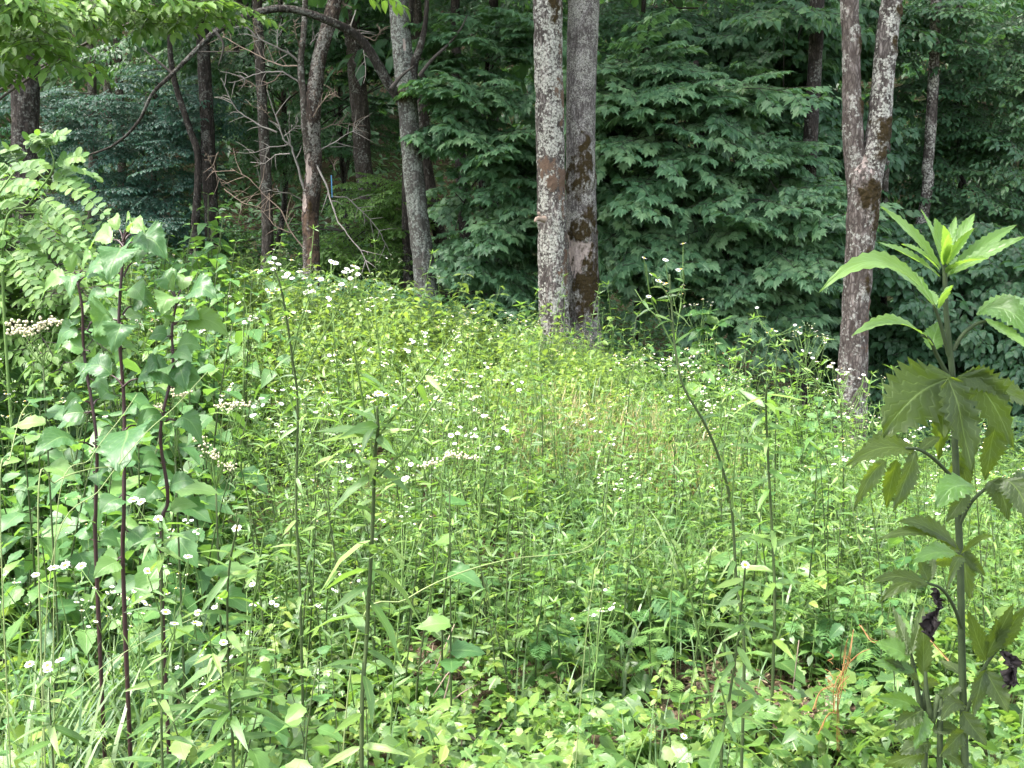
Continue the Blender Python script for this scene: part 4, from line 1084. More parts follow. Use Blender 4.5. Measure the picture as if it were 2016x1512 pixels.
# --- low carpet of leaves
n = 100000
y = 2.3 + 7.9 * RNG.random(n) ** .85; x = (RNG.random(n) * 2 - 1) * (.78 * y + .5)
k = free(x, y) & (RNG.random(n) < np.clip((fbm(x * 1.9, y * 1.9, x * 0, 3) - .22) * 2.1, .12, 1)); x, y = x[k], y[k]; n = len(x)
top = .05 + .42 * fbm(x * 1.7, y * 1.7, x * 0 + 5, 3) + .06 * sm((y - 5) / 3)
P = np.stack([x, y, ground_z(x, y) + top * RNG.random(n) ** .6], 1)
a = RNG.random(n) * 6.283
md_t = np.clip(.20 + .5 * patch(P, .9, 2.0) + .12 * sm((y - 5.5) / 3) + RNG.normal(0, .16, n), 0, 1)
near = y < 4.6
Mx = mats(P, np.stack([np.cos(a), np.sin(a), RNG.normal(-.15, .4, n)], 1), np.stack([RNG.normal(0, .55, n), RNG.normal(-.1, .5, n), np.ones(n)], 1), np.clip(.040 * np.exp(RNG.normal(0, .45, n)), .02, .12))
split = RNG.random(n) < .28 + .4 * zone_ridge(x, y)
for nm, q, mt, lab in (('ground_cover', ~split, 'meadow', 'low carpet of small green leaves covering the meadow floor'), ('yellow_green_cover', split, 'yellow', 'low yellow-green leaves mixed through the meadow floor')):
    o = link(nm, new_mesh(nm, join([inst_mix(T_WIDE[:2] + T_OVAL[:1] + T_MAPLE + T_OVATE[:2], Mx[q & near], md_t[q & near]), inst_mix(T_OVAL + T_WIDE[:1], Mx[q & ~near], md_t[q & ~near])]), [MAT[mt]]), kind='stuff')
    o['label'] = lab; o['category'] = 'ground cover'

# --- masses of weeds that nobody could count
def mass_obj(name, label, mds, mat, stem='stem', cat='weeds'):
    o = link(name, new_mesh(name, join(mds), [MAT[mat], MAT[stem]]), kind='stuff'); o['label'] = label; o['category'] = cat
def mass_of(kind, n, y0, y1, f, tint=(.45, .15), s=(.7, 1.15), pw=1.0, seed=1.0):
    P = spots(n, y0, y1, f, pw)
    k = len(P)
    sc = RNG.uniform(*s, k) * (.42 + 1.15 * patch(P, 1.3, seed))
    return mass(kind, P, RNG.random(k) * 6.283, sc, np.clip(tint[0] + .5 * (patch(P, .8, seed + 3) - .5) + RNG.normal(0, tint[1], k), 0, 1))
mass_obj('ridge_weeds', 'thick yellow-green small-leaved weeds on the sunny rise', [mass_of('seedling', 2300, 5.8, 9.9, lambda x, y: .15 + zone_ridge(x, y), s=(.8, 1.35), tint=(.5, .16))], 'yellow')
mass_obj('left_weeds', 'crowd of broad-leaved weeds behind the nearer ones on the left', [mass_of('broad', 480, 4.0, 8.8, zone_left, s=(.75, 1.3), tint=(.45, .16))], 'broad', 'dark_stem')
mass_obj('thin_weeds', 'thin narrow-leaved weeds filling the middle of the meadow', [mass_of('slender', 1900, 3.6, 9.0, zone_mid, s=(.45, 1.05), tint=(.5, .15)), mass_of('seedling', 900, 3.6, 8.6, zone_mid, s=(.6, 1.1), tint=(.45, .15))], 'meadow', 'stem')
mass_obj('low_herbs', 'small broad-leaved herbs between the larger plants', [mass_of('herb', 640, 2.6, 6.5, lambda x, y: .5 + 0 * x, s=(.6, 1.1), tint=(.45, .18))], 'meadow', 'stem')

MARKS = [(730, 1150, 'thick central stem'), (243, 850, 'purple-stemmed weeds'), (1430, 900, 'leaning fleabane'), (1880, 1050, 'tall ragweed'), (1120, 660, 'close pair of trunks'), (1670, 830, 'forked tree'), (615, 580, 'dead tree'), (1190, 840, 'dry grass patch'), (800, 1345, 'bare brown patch'), (1650, 1350, 'orange dodder'), (80, 480, 'locust sapling'), (845, 620, 'leaning mottled tree'), (1512, 950, 'upright oval-leaved stem'), (355, 1240, 'two near daisies'), (90, 1310, 'three near daisies'), (890, 900, 'cream flower row'), (580, 780, 'tall fleabane'), (1150, 1400, 'strap-leaved rosette'), (460, 1300, 'many-stemmed weed'), (1300, 1420, 'bottom-right bare soil')]
def by_mark(p):
    d = np.array([p[0], p[1], p[2] + .3 - EYE]); f = d[1] * CP - d[2] * SP; w = d[1] * SP + d[2] * CP
    u, v = 1008 + FPX * d[0] / f, 756 - FPX * w / f
    a, b, n = min(MARKS, key=lambda m: math.hypot(m[0] - u, (m[1] - v) * 1.2))
    r = math.hypot(a - u, b - v); du, dv = u - a, v - b
    side = ('right of' if du > 0 else 'left of') if abs(du) > abs(dv) else ('in front of' if dv > 0 else 'behind')
    return ('close ' if r < 70 else '' if r < 170 else 'well ') + side + ' the ' + n
# --- grass
def grass_md(P, k, lmin, lmax, spread, tint):
    n = len(P) * k
    B = np.repeat(P, k, 0) + np.stack([RNG.normal(0, spread, n), RNG.normal(0, spread, n), np.zeros(n)], 1)
    a = RNG.random(n) * 6.283
    M = rotz(B, a, RNG.uniform(lmin, lmax, n))
    return inst_mix(T_GRASS, M, np.clip(np.repeat(tint, k) + RNG.normal(0, .15, n), 0, 1))
gp = px(1040, 690, 8.9); gp2 = px(1190, 850, 6.6)
fg = lambda x, y: .10 * zone_mid(x, y) + np.exp(-((x - gp[0]) ** 2 + (y - gp[1]) ** 2) / .5) + .9 * np.exp(-((x - gp2[0]) ** 2 * 1.5 + (y - gp2[1]) ** 2) / .5)
P = spots(420, 3.5, 9.6, fg, over=30)
o = link('meadow_grass', new_mesh('meadow_grass', grass_md(P, 16, .22, .5, .06, .5 + .3 * (patch(P) - .5)), [MAT['grass']]), kind='stuff'); o['label'] = 'fine grass growing through the middle of the meadow'; o['category'] = 'grass'
P = spots(190, 5.8, 7.6, lambda x, y: np.exp(-((x - gp2[0]) ** 2 * 1.5 + (y - gp2[1]) ** 2) / .4), over=60)
o = link('dry_grass', new_mesh('dry_grass', grass_md(P, 16, .2, .42, .06, np.full(len(P), .5)), [MAT['dry']]), kind='stuff'); o['label'] = 'straw-coloured dry grass patch right of the meadow centre'; o['category'] = 'grass'
P = spots(170, 2.3, 5.0, lambda x, y: .3 + .7 * fbm(x * 2, y * 2, x * 0 + 4, 2), over=8)
o = link('front_grass', new_mesh('front_grass', join([grass_md(P[:140], 12, .14, .36, .07, .5 + .3 * (patch(P[:140]) - .5)), grass_md(P[140:], 8, .12, .3, .05, np.full(len(P) - 140, .9))]), [MAT['grass']]), kind='stuff'); o['label'] = 'short fine grass between the herbs along the front'; o['category'] = 'grass'
TUFT = []
for i in range(5):
    TUFT.append(new_mesh('grass_tuft', join([grass_md(np.zeros((1, 3)), 30, .3, .62, .05, np.array([.45]))]), [MAT['grass']]))
P = np.concatenate([np.array([[px(u, v, Y)[0], Y, 0] for u, v, Y in ((30, 1400, 2.5), (60, 1330, 2.7), (120, 1400, 2.6), (190, 1380, 2.9), (20, 1250, 3.0), (150, 1200, 3.2), (90, 1180, 3.3), (260, 1330, 3.1), (10, 1480, 2.3), (200, 1480, 2.6), (330, 1400, 3.0), (90, 1060, 3.6), (160, 1050, 3.7), (240, 1080, 3.6), (60, 1480, 2.2), (130, 1500, 2.15), (280, 1490, 2.4), (350, 1470, 2.5), (30, 1320, 2.6), (100, 1280, 2.8), (180, 1290, 2.85), (230, 1240, 3.0), (400, 1440, 2.7), (20, 1130, 3.3), (120, 1130, 3.4), (290, 1410, 2.7), (160, 1440, 2.4), (70, 1240, 2.9), (1330, 1230, 4.2), (1290, 1240, 4.3), (1360, 1260, 4.1), (1040, 680, 8.8), (1010, 700, 8.6), (1070, 700, 8.7), (1180, 820, 6.9))]),
                    spots(8, 4.2, 8.5, zone_mid)])
P[:, 2] = ground_z(P[:, 0], P[:, 1])
for k, p in enumerate(P):
    o = link('grass_tuft', TUFT[k % 5]); o.location = tuple(p); o.rotation_euler[2] = rnd() * 6; s = random.uniform(.7, 1.15); o.scale = (s, s, s)
    lab = ('long arching grass clump', 'grass clumps in the lower left corner') if k < 28 else ('short grass clump among weeds', 'grass clumps in the middle')
    o['label'], o['group'] = lab[0] + ', ' + by_mark(p), lab[1]; o['category'] = 'grass clump'; o.pass_index = 1

# --- countable plants, each a thing with stem and leaves
def set_out(kind, name, cat, n, y0, y1, f, s, label, group, pw=1.0, front=True):
    P = spots(n, y0, y1, f, pw, over=14, wide=.56)
    for p in P[np.argsort(-P[:, 1])]:
        plant(kind, random.randrange(6), name, label + ', ' + by_mark(p), cat, group, p, rnd() * 6.283, random.uniform(*s))
set_out('broad', 'broad_weed', 'weed', 120, 3.3, 6.6, zone_left, (.75, 1.2), 'broad heart-leaved weed', 'broad-leaved weeds on the left')
set_out('broad', 'broad_weed', 'weed', 26, 3.4, 6.5, lambda x, y: sm((x - .25 * y + .2) / .5), (.5, .85), 'broad-leaved weed among thin stems', 'broad-leaved weeds on the right')
set_out('slender', 'slender_weed', 'weed', 130, 3.5, 6.6, zone_mid, (.6, 1.2), 'thin dark-stemmed narrow-leaved weed', 'slender weeds in the middle')
set_out('slender', 'slender_weed', 'weed', 70, 3.4, 5.2, zone_mid, (.75, 1.15), 'tall thin-stemmed weed with narrow leaves', 'tall slender weeds in the middle')
set_out('fleabane', 'fleabane', 'wildflower', 95, 4.0, 7.4, zone_mid, (.55, .9), 'slender fleabane with white daisies', 'white daisies in the middle')
set_out('fleabane', 'fleabane', 'wildflower', 30, 4.2, 7.5, zone_left, (.8, 1.1), 'white fleabane among broad leaves', 'white daisies on the left')
set_out('fleabane', 'fleabane', 'wildflower', 30, 6.8, 9.2, zone_ridge, (.5, .75), 'small white fleabane on the rise', 'white daisies on the rise')
set_out('seedling', 'leafy_seedling', 'weed', 150, 5.6, 8.2, zone_ridge, (.9, 1.4), 'yellow-green small-leaved weed', 'yellow-green weeds on the rise')
set_out('seedling', 'leafy_seedling', 'weed', 90, 3.0, 5.4, zone_mid, (.6, 1.0), 'low leafy seedling in front', 'seedlings in front')
set_out('ragweed', 'ragweed_seedling', 'weed', 34, 3.5, 5.2, lambda x, y: sm((x + .1) / .4) * sm((1.6 - x) / .4), (.7, 1.05), 'young ragweed with ferny leaves', 'ferny ragweeds right of centre')
set_out('herb', 'broad_herb', 'weed', 150, 2.5, 4.3, None, (.75, 1.25), 'low broad-leaved herb', 'broad herbs along the front')

set_out('broad', 'broad_weed', 'weed', 34, 2.0, 3.4, lambda x, y: sm((-x - .15 * y) / .3), (.42, .75), 'near broad-leaved weed in front', 'broad-leaved weeds in the lower left')
set_out('slender', 'slender_weed', 'weed', 46, 2.0, 3.6, lambda x, y: .25 + .75 * sm((-x - .05 * y) / .3), (.45, .85), 'near narrow-leaved weed in front', 'slender weeds along the front')
set_out('fleabane', 'fleabane', 'wildflower', 16, 2.3, 3.8, lambda x, y: .15 + sm((-x - .05 * y) / .3), (.65, .9), 'near fleabane with white daisies', 'white daisies in the lower left')
set_out('ragweed', 'ragweed_seedling', 'weed', 16, 2.8, 4.6, None, (.6, .9), 'small ferny ragweed among herbs', 'ferny ragweeds in front')
zone_bush = lambda x, y: sm((x - .12 * y) / .3) * sm((.36 * y - x) / .3)
set_out('fleabane', 'fleabane', 'wildflower', 9, 5.0, 8.3, zone_bush, (.85, 1.2), 'tall branching fleabane in the weedy bank', 'tall fleabanes on the right')
set_out('slender', 'slender_weed', 'weed', 34, 4.4, 8.0, zone_bush, (.95, 1.35), 'tall leafy narrow-leaved weed in the weedy bank', 'tall slender weeds on the right')
set_out('broad', 'broad_weed', 'weed', 24, 5.0, 8.6, zone_bush, (.7, 1.05), 'leafy broad weed in the weedy bank', 'broad-leaved weeds in the right bank')
set_out('fleabane', 'fleabane', 'wildflower', 24, 3.6, 6.0, lambda x, y: sm((-x + .02 * y) / .3) * sm((x + .3 * y) / .4), (.95, 1.25), 'tall branching fleabane left of the meadow centre', 'tall fleabanes left of centre')
set_out('slender', 'slender_weed', 'weed', 40, 3.2, 5.8, lambda x, y: sm((-x + .02 * y) / .3) * sm((x + .3 * y) / .4), (.95, 1.3), 'tall dark-stemmed weed left of the meadow centre', 'tall slender weeds left of centre')

# ---------------------------------------------------------------- plants that stand out one by one
def hero_leaf(b, t, width, sag=0.0, face=(0, -1, .35), lobes=0, teeth=11, fold=.25, tint=.5, wrinkle=.02, pw=.8, amp=.13):
    """A toothed blade from world point b to tip t, sagging by sag, its upper face towards face; lobes adds side blades."""
    b, t, face = np.asarray(b, float), np.asarray(t, float), np.asarray(face, float)
    out = []
    def one(b, t, width, sag):
        d = t - b; L = np.linalg.norm(d); f = d / L
        n0 = unit(face - f * face.dot(f)); y = np.cross(n0, f)
        n = teeth * 2 + 1
        st = np.linspace(0, 1, n)
        wid = .5 * width * np.sin(math.pi * np.clip(st, 0, 1) ** pw) ** .9
        wid = wid * (1 + amp * np.where(np.arange(n) % 2 == 0, 1, -1) * (st < .95) * (st > .05))
        wid[0] = .06 * width; wid[-1] = 0
        vs = np.linspace(-1, 1, 7)
        ph = rnd() * 6
        V, uv = [], []
        for s, w in zip(st, wid):
            c = b + d * s + np.array([0, 0, 1.0]) * sag * 4 * s * (1 - s) + y * width * .08 * math.sin(s * 3 + ph)
            for v in vs:
                wr = wrinkle * width * (math.sin(s * 26 + abs(v) * -5) * abs(v) + math.sin(s * 9 + v * 3 + ph))
                V.append(c + y * v * w + n0 * (abs(v) * w * fold + wr)); uv.append((s, v))
        F = []
        for i in range(n - 1):
            for j in range(6):
                a = i * 7 + j; F += [(a, a + 7, a + 8), (a, a + 8, a + 1)]
        out.append(MD(V, F, uv, tint))
    one(b, t, width, sag)
    if lobes:
        d = t - b; L = np.linalg.norm(d); f = d / L
        n0 = unit(face - f * face.dot(f)); y = np.cross(n0, f)
        for s in (-1, 1):
            if lobes == 1 and s == -1: continue
            a = s * random.uniform(.42, .62)
            e = b + (f * math.cos(a) + y * math.sin(a)) * L * random.uniform(.62, .75)
            one(b + f * L * .05, e, width * .62, sag * .6)
    return join(out)

YH = 1.25
kH = YH / FPX
def hp(u, v, dy=0.0): return px(u, v, YH + dy)
sp = [hp(1903, 1640), hp(1900, 1512), hp(1894, 1300), hp(1890, 1100), hp(1881, 900), hp(1875, 740), hp(1863, 620), hp(1860, 530), hp(1858, 500)]
b0 = sp[0].copy(); b0[2] = gz(b0[0], b0[1]) - .05; b0[0] += .015
gr = root('giant_ragweed', b0 + [0, 0, .05], 'tall ragweed close by on the right, bright pointed top leaves and dark hanging lower leaves', 'ragweed')
part('stem', tube([b0] + sp, [w * kH for w in (8.5, 8.2, 7.8, 7.4, 7, 6.6, 6, 5.2, 4.4, 3)], 12, 60), [MAT['hero_stem']], gr)
def hl(b, t, w, dy0=0.0, dy1=0.0, sag=0.0, mat='hero', tint=.5, name='leaf', label=None, parent=None, **kw):
    if mat == 'hero_old_shaded': w *= .88; kw.setdefault('pw', .72); kw.setdefault('wrinkle', .035); kw.setdefault('amp', .17)
    o = part(name, hero_leaf(hp(*b, dy0), hp(*t, dy1), w * kH, sag, tint=tint, **kw), [MAT[mat]], parent or gr)
    if label: o['label'] = label
    return o
def pet(pts, w=5, dys=None, mat='hero_stem', parent=None):
    dys = dys or [0] * len(pts)
    part('leaf_stalk', tube([hp(u, v, d) for (u, v), d in zip(pts, dys)], [w * .75 * kH, w * .5 * kH], 7, 12), [MAT[mat]], parent or gr)
up = (0.1, -.55, .8)
# crown of young leaves
for b, t, w, d1, tn, fc in (((1852, 525), (1733, 408), 34, -.03, .75, (.5, -.8, .4)), ((1855, 520), (1812, 412), 30, .05, .5, (.6, -.7, .2)), ((1857, 515), (1842, 428), 36, .0, .45, (.2, -1, .1)), ((1861, 512), (1882, 426), 22, .04, .6, (-.5, -.9, .2)),
                            ((1863, 520), (1920, 420), 36, .03, .55, (-.5, -.7, .3)), ((1850, 545), (1728, 476), 34, -.05, .6, (.2, -.6, .8)), ((1848, 530), (1775, 482), 26, -.08, .85, (.3, -.7, .7)), ((1866, 522), (1918, 448), 20, -.05, .6, (-.5, -.8, .3)),
                            ((1868, 535), (2004, 443), 36, .04, .55, (-.2, -.75, .6)), ((1870, 540), (2022, 466), 34, -.03, .5, (-.1, -.7, .7)), ((1866, 536), (1944, 510), 40, -.08, .7, (-.1, -.6, .8)), ((1864, 545), (1912, 500), 30, .06, .6, (-.2, -.7, .6)), ((1860, 525), (1858, 442), 30, -.05, .85, (.1, -1, 0)), ((1857, 522), (1868, 460), 24, -.08, .7, (-.2, -1, .1)), ((1862, 540), (1880, 530), 14, -.04, .7, up)):
    hl(b, t, w * .84, 0, d1, .004, tint=tn, face=fc, fold=.4)
pet([(1868, 700), (1852, 640), (1838, 600)], 6, [0, -.01, -.02])
hl((1842, 605), (1612, 580), 42, -.02, -.10, .045, tint=.9, face=(.1, -.75, .6), fold=.3)
hl((1838, 600), (1702, 511), 52, 0, .05, .012, tint=.3, face=(.3, -.55, .8))
hl((1846, 608), (1868, 566), 40, -.03, -.06, .008, tint=.7, face=(.1, -.8, .5))
hl((1842, 600), (1805, 568), 30, .03, .07, .004, tint=.5, face=up)
pet([(1866, 738), (1845, 700), (1830, 668), (1815, 660)], 6, [0, -.01, -.03, -.05])
hl((1836, 680), (1676, 662), 42, -.03, -.08, .022, tint=.85, face=(0, -.45, .9), fold=.3)
hl((1838, 690), (1846, 632), 46, 0, .02, .0, tint=.15, face=(0, -1, .3), fold=.15)
pet([(1876, 690), (1895, 660), (1918, 640), (1945, 630)], 6, [0, .0, .0, .0])
hl((1925, 618), (2040, 668), 66, 0, -.04, .018, tint=.12, face=(-.1, -.75, .6), fold=.15)
hl((1925, 622), (2060, 610), 44, .04, .10, .012, tint=.7, face=(0, -.6, .8))
hl((1940, 628), (2030, 690), 34, -.02, -.05, 0, tint=.8, face=up)
# big hanging leaves of the middle tier
OLD_SHADED = 'hero_old_shaded'
hl((1868, 738), (1742, 872), 150, -.02, -.05, .012, OLD_SHADED, .75, face=(-.2, -1, .1), lobes=1, fold=.12, pw=.72)
hl((1868, 742), (1848, 905), 60, .01, .03, 0, OLD_SHADED, .6, face=(.3, -1, .1), fold=.15)
hl((1873, 742), (1908, 935), 82, -.05, -.06, .008, OLD_SHADED, .2, face=(.15, -1, .25), fold=.2, wrinkle=.05)
hl((1880, 745), (2000, 880), 88, -.02, -.03, .02, OLD_SHADED, .6, face=(-.35, -.9, .1), fold=.2, lobes=1)
hl((1930, 775), (2040, 815), 62, .02, .06, .012, OLD_SHADED, .9, face=(0, -.8, .5))
hl((1955, 830), (1942, 945), 66, 0, .01, 0, OLD_SHADED, .75, face=(.2, -1, 0))
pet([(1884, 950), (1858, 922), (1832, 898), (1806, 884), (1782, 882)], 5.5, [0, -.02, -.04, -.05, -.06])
hl((1800, 884), (1662, 922), 44, -.05, -.12, .01, OLD_SHADED, .9, face=(0, -.9, .4), lobes=0)
hl((1790, 880), (1672, 925), 40, -.04, -.02, .022, OLD_SHADED, .35, face=(.1, -.8, .5))
hl((1740, 905), (1680, 1008), 40, -.09, -.12, .008, OLD_SHADED, .6, face=(.4, -.9, .1))
hl((1800, 888), (1758, 1008), 46, -.06, -.08, 0, OLD_SHADED, .35, face=(.3, -.9, .1), wrinkle=.04)
hl((1762, 905), (1748, 1000), 38, -.02, 0, 0, OLD_SHADED, .95, face=(-.3, -.9, .1))
hl((1812, 890), (1850, 860), 26, -.02, .02, .004, OLD_SHADED, .5, face=up)
hl((1882, 900), (1874, 960), 40, .04, .05, 0, OLD_SHADED, .7, face=(.1, -1, 0)); hl((1890, 890), (1902, 965), 42, .05, .05, 0, OLD_SHADED, .4, face=(-.2, -1, 0))
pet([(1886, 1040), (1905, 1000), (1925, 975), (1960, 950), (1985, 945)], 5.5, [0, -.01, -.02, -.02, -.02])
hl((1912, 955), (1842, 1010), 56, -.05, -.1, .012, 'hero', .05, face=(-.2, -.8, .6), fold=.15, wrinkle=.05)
hl((1905, 960), (1862, 1030), 36, -.02, -.03, 0, OLD_SHADED, .4, face=(0, -1, .3))
hl((1945, 948), (1988, 1025), 60, -.02, -.03, .01, OLD_SHADED, .6, face=(-.2, -1, .1), lobes=1)
hl((1975, 945), (2035, 1040), 60, -.05, -.08, .01, OLD_SHADED, .2, face=(-.4, -.8, .4))
hl((1990, 945), (2060, 985), 50, 0, .02, .01, OLD_SHADED, .3, face=up)
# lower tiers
hl((1888, 1085), (1768, 1026), 50, -.02, -.06, .012, OLD_SHADED, .45, face=(.2, -.7, .6), lobes=0)
hl((1885, 1080), (1728, 1064), 40, -.02, -.08, .016, OLD_SHADED, .6, face=(0, -.5, .85))
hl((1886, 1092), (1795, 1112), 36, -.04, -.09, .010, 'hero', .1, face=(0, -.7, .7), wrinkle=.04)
hl((1880, 1090), (1835, 1110), 40, .02, .05, 0, OLD_SHADED, .9, face=(0, -1, .2))
hl((1893, 1090), (1955, 1055), 32, -.03, -.1, .005, OLD_SHADED, .4, face=(0, -.8, .5)); hl((1898, 1098), (1862, 1166), 26, -.08, -.10, .012, OLD_SHADED, .3, face=(.3, -.8, .3))
hl((1895, 1075), (1912, 1180), 46, .02, .01, 0, OLD_SHADED, .7, face=(-.3, -1, 0), lobes=1)
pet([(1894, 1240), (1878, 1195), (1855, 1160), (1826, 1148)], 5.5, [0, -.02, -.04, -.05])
hl((1826, 1149), (1714, 1150), 34, -.05, -.10, .008, OLD_SHADED, .3, face=(0, -.7, .7), wrinkle=.05); hl((1824, 1150), (1732, 1188), 36, -.04, -.06, .010, OLD_SHADED, .5, face=(.1, -.7, .6), wrinkle=.05)
hl((1828, 1146), (1808, 1088), 34, -.05, -.04, 0, OLD_SHADED, .4, face=(.4, -.9, .1)); hl((1830, 1146), (1838, 1085), 20, -.03, 0, 0, OLD_SHADED, .5, face=(-.4, -.9, .1))
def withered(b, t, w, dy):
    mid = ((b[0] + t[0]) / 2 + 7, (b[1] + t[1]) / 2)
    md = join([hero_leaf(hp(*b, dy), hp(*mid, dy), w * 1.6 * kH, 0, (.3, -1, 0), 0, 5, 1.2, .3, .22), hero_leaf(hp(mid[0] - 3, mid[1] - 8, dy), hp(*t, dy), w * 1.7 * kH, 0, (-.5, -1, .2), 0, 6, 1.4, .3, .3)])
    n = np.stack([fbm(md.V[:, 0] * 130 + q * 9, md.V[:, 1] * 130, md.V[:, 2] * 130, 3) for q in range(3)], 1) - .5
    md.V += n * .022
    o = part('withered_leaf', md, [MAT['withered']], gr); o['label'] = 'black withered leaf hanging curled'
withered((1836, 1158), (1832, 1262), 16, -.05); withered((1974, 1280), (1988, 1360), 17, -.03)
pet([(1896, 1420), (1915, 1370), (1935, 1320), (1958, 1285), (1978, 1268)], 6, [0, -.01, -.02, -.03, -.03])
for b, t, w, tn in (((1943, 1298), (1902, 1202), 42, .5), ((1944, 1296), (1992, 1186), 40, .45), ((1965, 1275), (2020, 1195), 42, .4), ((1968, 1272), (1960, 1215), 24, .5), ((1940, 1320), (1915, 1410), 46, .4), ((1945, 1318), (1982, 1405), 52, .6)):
    hl(b, t, w, -.03, -.05, 0, OLD_SHADED, tn, face=(.2 if t[0] < b[0] else -.2, -1, .1), fold=.15)
hl((1896, 1330), (1850, 1300), 40, .02, .06, .0, OLD_SHADED, .6, face=up); hl((1898, 1390), (1850, 1420), 40, -.02, -.08, .01, OLD_SHADED, .2, face=up, wrinkle=.05); hl((1898, 1400), (1940, 1470), 46, -.02, -.04, 0, OLD_SHADED, .4, face=(-.2, -1, .2)); hl((1900, 1440), (1850, 1490), 46, -.02, -.05, 0, OLD_SHADED, .35, face=(.3, -1, .2))

# a second, shorter ragweed beside it
b2 = hp(1830, 1640); b2[2] = gz(b2[0], b2[1]) - .03
g2 = root('giant_ragweed', b2 + [0, 0, .03], 'shorter leafy ragweed close by at the bottom right, beside the tall one', 'ragweed')
part('stem', tube([b2, hp(1820, 1500, .05), hp(1812, 1400, .05), hp(1800, 1320, .05), hp(1790, 1275, .05)], [8 * kH, 7 * kH, 6 * kH, 5 * kH, 3 * kH], 9, 26), [MAT['hero_stem']], g2)
part('stem', tube([b2 + [.03, 0, 0], hp(1850, 1500, .0), hp(1835, 1420, .0), hp(1822, 1330, .0), hp(1830, 1200, .02)], [7 * kH, 6 * kH, 6 * kH, 4 * kH, 2 * kH], 9, 26), [MAT['hero_stem']], g2)
for b, t, w, d, tn, m in (((1790, 1290), (1758, 1192), 26, .05, .35, OLD_SHADED), ((1792, 1285), (1778, 1210), 24, .08, .7, 'hero'), ((1795, 1285), (1818, 1192), 28, .05, .4, OLD_SHADED), ((1786, 1290), (1740, 1240), 30, .03, .5, OLD_SHADED), ((1790, 1300), (1724, 1262), 46, .0, .35, 'hero'), ((1822, 1330), (1812, 1225), 40, .0, .5, OLD_SHADED), ((1800, 1320), (1715, 1310), 30, .0, .0, 'hero'), ((1806, 1340), (1742, 1298), 30, .0, .2, OLD_SHADED),
                          ((1812, 1400), (1725, 1372), 34, -.02, .1, 'hero'), ((1815, 1395), (1760, 1440), 44, -.02, .2, OLD_SHADED), ((1820, 1400), (1800, 1478), 40, -.02, .0, 'hero'), ((1835, 1400), (1900, 1340), 36, 0, .2, OLD_SHADED), ((1838, 1410), (1880, 1390), 40, 0, .1, 'hero'), ((1836, 1440), (1895, 1440), 36, .0, .3, OLD_SHADED), ((1830, 1460), (1770, 1490), 44, 0, .3, OLD_SHADED), ((1812, 1350), (1850, 1345), 26, .05, .4, OLD_SHADED), ((1828, 1260), (1850, 1200), 22, .03, .4, OLD_SHADED), ((1845, 1480), (1905, 1510), 44, 0, .5, OLD_SHADED), ((1820, 1480), (1740, 1512), 44, .05, .5, OLD_SHADED)):
    hl(b, t, w, .0, d, .004, m, tn, parent=g2, face=(random.uniform(-.3, .3), -.8, random.uniform(.2, .8)), fold=.25, wrinkle=.04)

# three tall weeds with dark purple stems on the left
def purple(label, pts, w, Y, pairs, top):
    k = Y / FPX
    P = [px(u, v, Y) for u, v in pts]
    b = P[0].copy(); b[2] = gz(b[0], b[1]) - .03
    t = root('purple_stem_weed', b + [0, 0, .03], label, 'weed', 'tall purple-stemmed weeds')
    part('stem', tube([b] + [p + RNG.normal(0, .006, 3) * [1, 1, 0] for p in P], np.linspace(w * k * .72, w * k * .36, 50) * (1 + .12 * (np.arange(50) % 6 == 0)), 9, 50), [MAT['purple']], t)
    Q = spline(P, 40)
    extra = []
    for q in range(3, 35, 3):
        for sg in (-1, 1):
            c = Q[q]; a = rnd() * 6.283
            tipw = c + np.array([math.cos(a) * .085, math.sin(a) * .06, random.uniform(-.05, .02)]) * random.uniform(.7, 1.25)
            part('leaf', hero_leaf(c + (tipw - c) * .2, tipw, .055 * random.uniform(.7, 1.2), .012, (random.uniform(-.4, .4), -.7, random.uniform(.3, 1)), 0, 8, .15, random.uniform(.1, .8), .014, .6, .06), [MAT['broad']], t)
            part('leaf_stalk', tube([c, c + (tipw - c) * .22], [.002, .0015], 5), [MAT['purple']], t)
    for (node, tip, wd, tn, dy, fc, lab) in pairs + top:
        n_ = px(*node, Y); e = px(*tip, Y + dy)
        s = n_ + (e - n_) * .28 + [0, 0, .02]
        part('leaf_stalk', tube([n_, n_ + (s - n_) * .5 + [0, 0, .006], s], [.0028, .0018], 5, 6), [MAT['purple']], t)
        part('leaf', hero_leaf(s, e, wd * k * 1.08, .028, fc, 0, 12, .2, tn, .03, .6, .08), [MAT['broad']], t)
Y5 = 2.6
F1, F2 = (0, -.75, .65), (.15, -1, .25)
purple('middle and tallest of three dark purple-stemmed weeds at left, topped by broad drooping leaves', [(240, 1150), (242, 1000), (243, 800), (241, 640), (243, 500), (243, 472)], 6.5, Y5,
       [((241, 545), (165, 555), 46, .3, .05, F1, 0), ((243, 545), (310, 500), 54, .35, .05, F1, 0), ((241, 620), (310, 615), 52, .0, .05, F1, 0), ((241, 640), (180, 660), 80, .6, .02, F2, 0), ((242, 640), (225, 700), 60, .2, -.05, F2, 0), ((242, 762), (352, 760), 62, .05, .0, F1, 0), ((243, 762), (160, 735), 50, .05, .05, F1, 0), ((243, 845), (245, 935), 95, .1, -.25, F2, 0), ((243, 850), (330, 860), 60, .5, .1, F1, 0)],
       [((243, 490), (218, 560), 66, .2, -.12, F2, 0), ((243, 488), (335, 510), 70, .15, -.02, F1, 0), ((243, 485), (175, 495), 46, .9, .08, F1, 0), ((243, 480), (300, 470), 40, .85, .08, F1, 0), ((243, 475), (215, 450), 26, 1, .05, F1, 0), ((243, 475), (262, 448), 24, 1, 0, F1, 0), ((243, 475), (285, 462), 26, .95, -.05, F1, 0)])
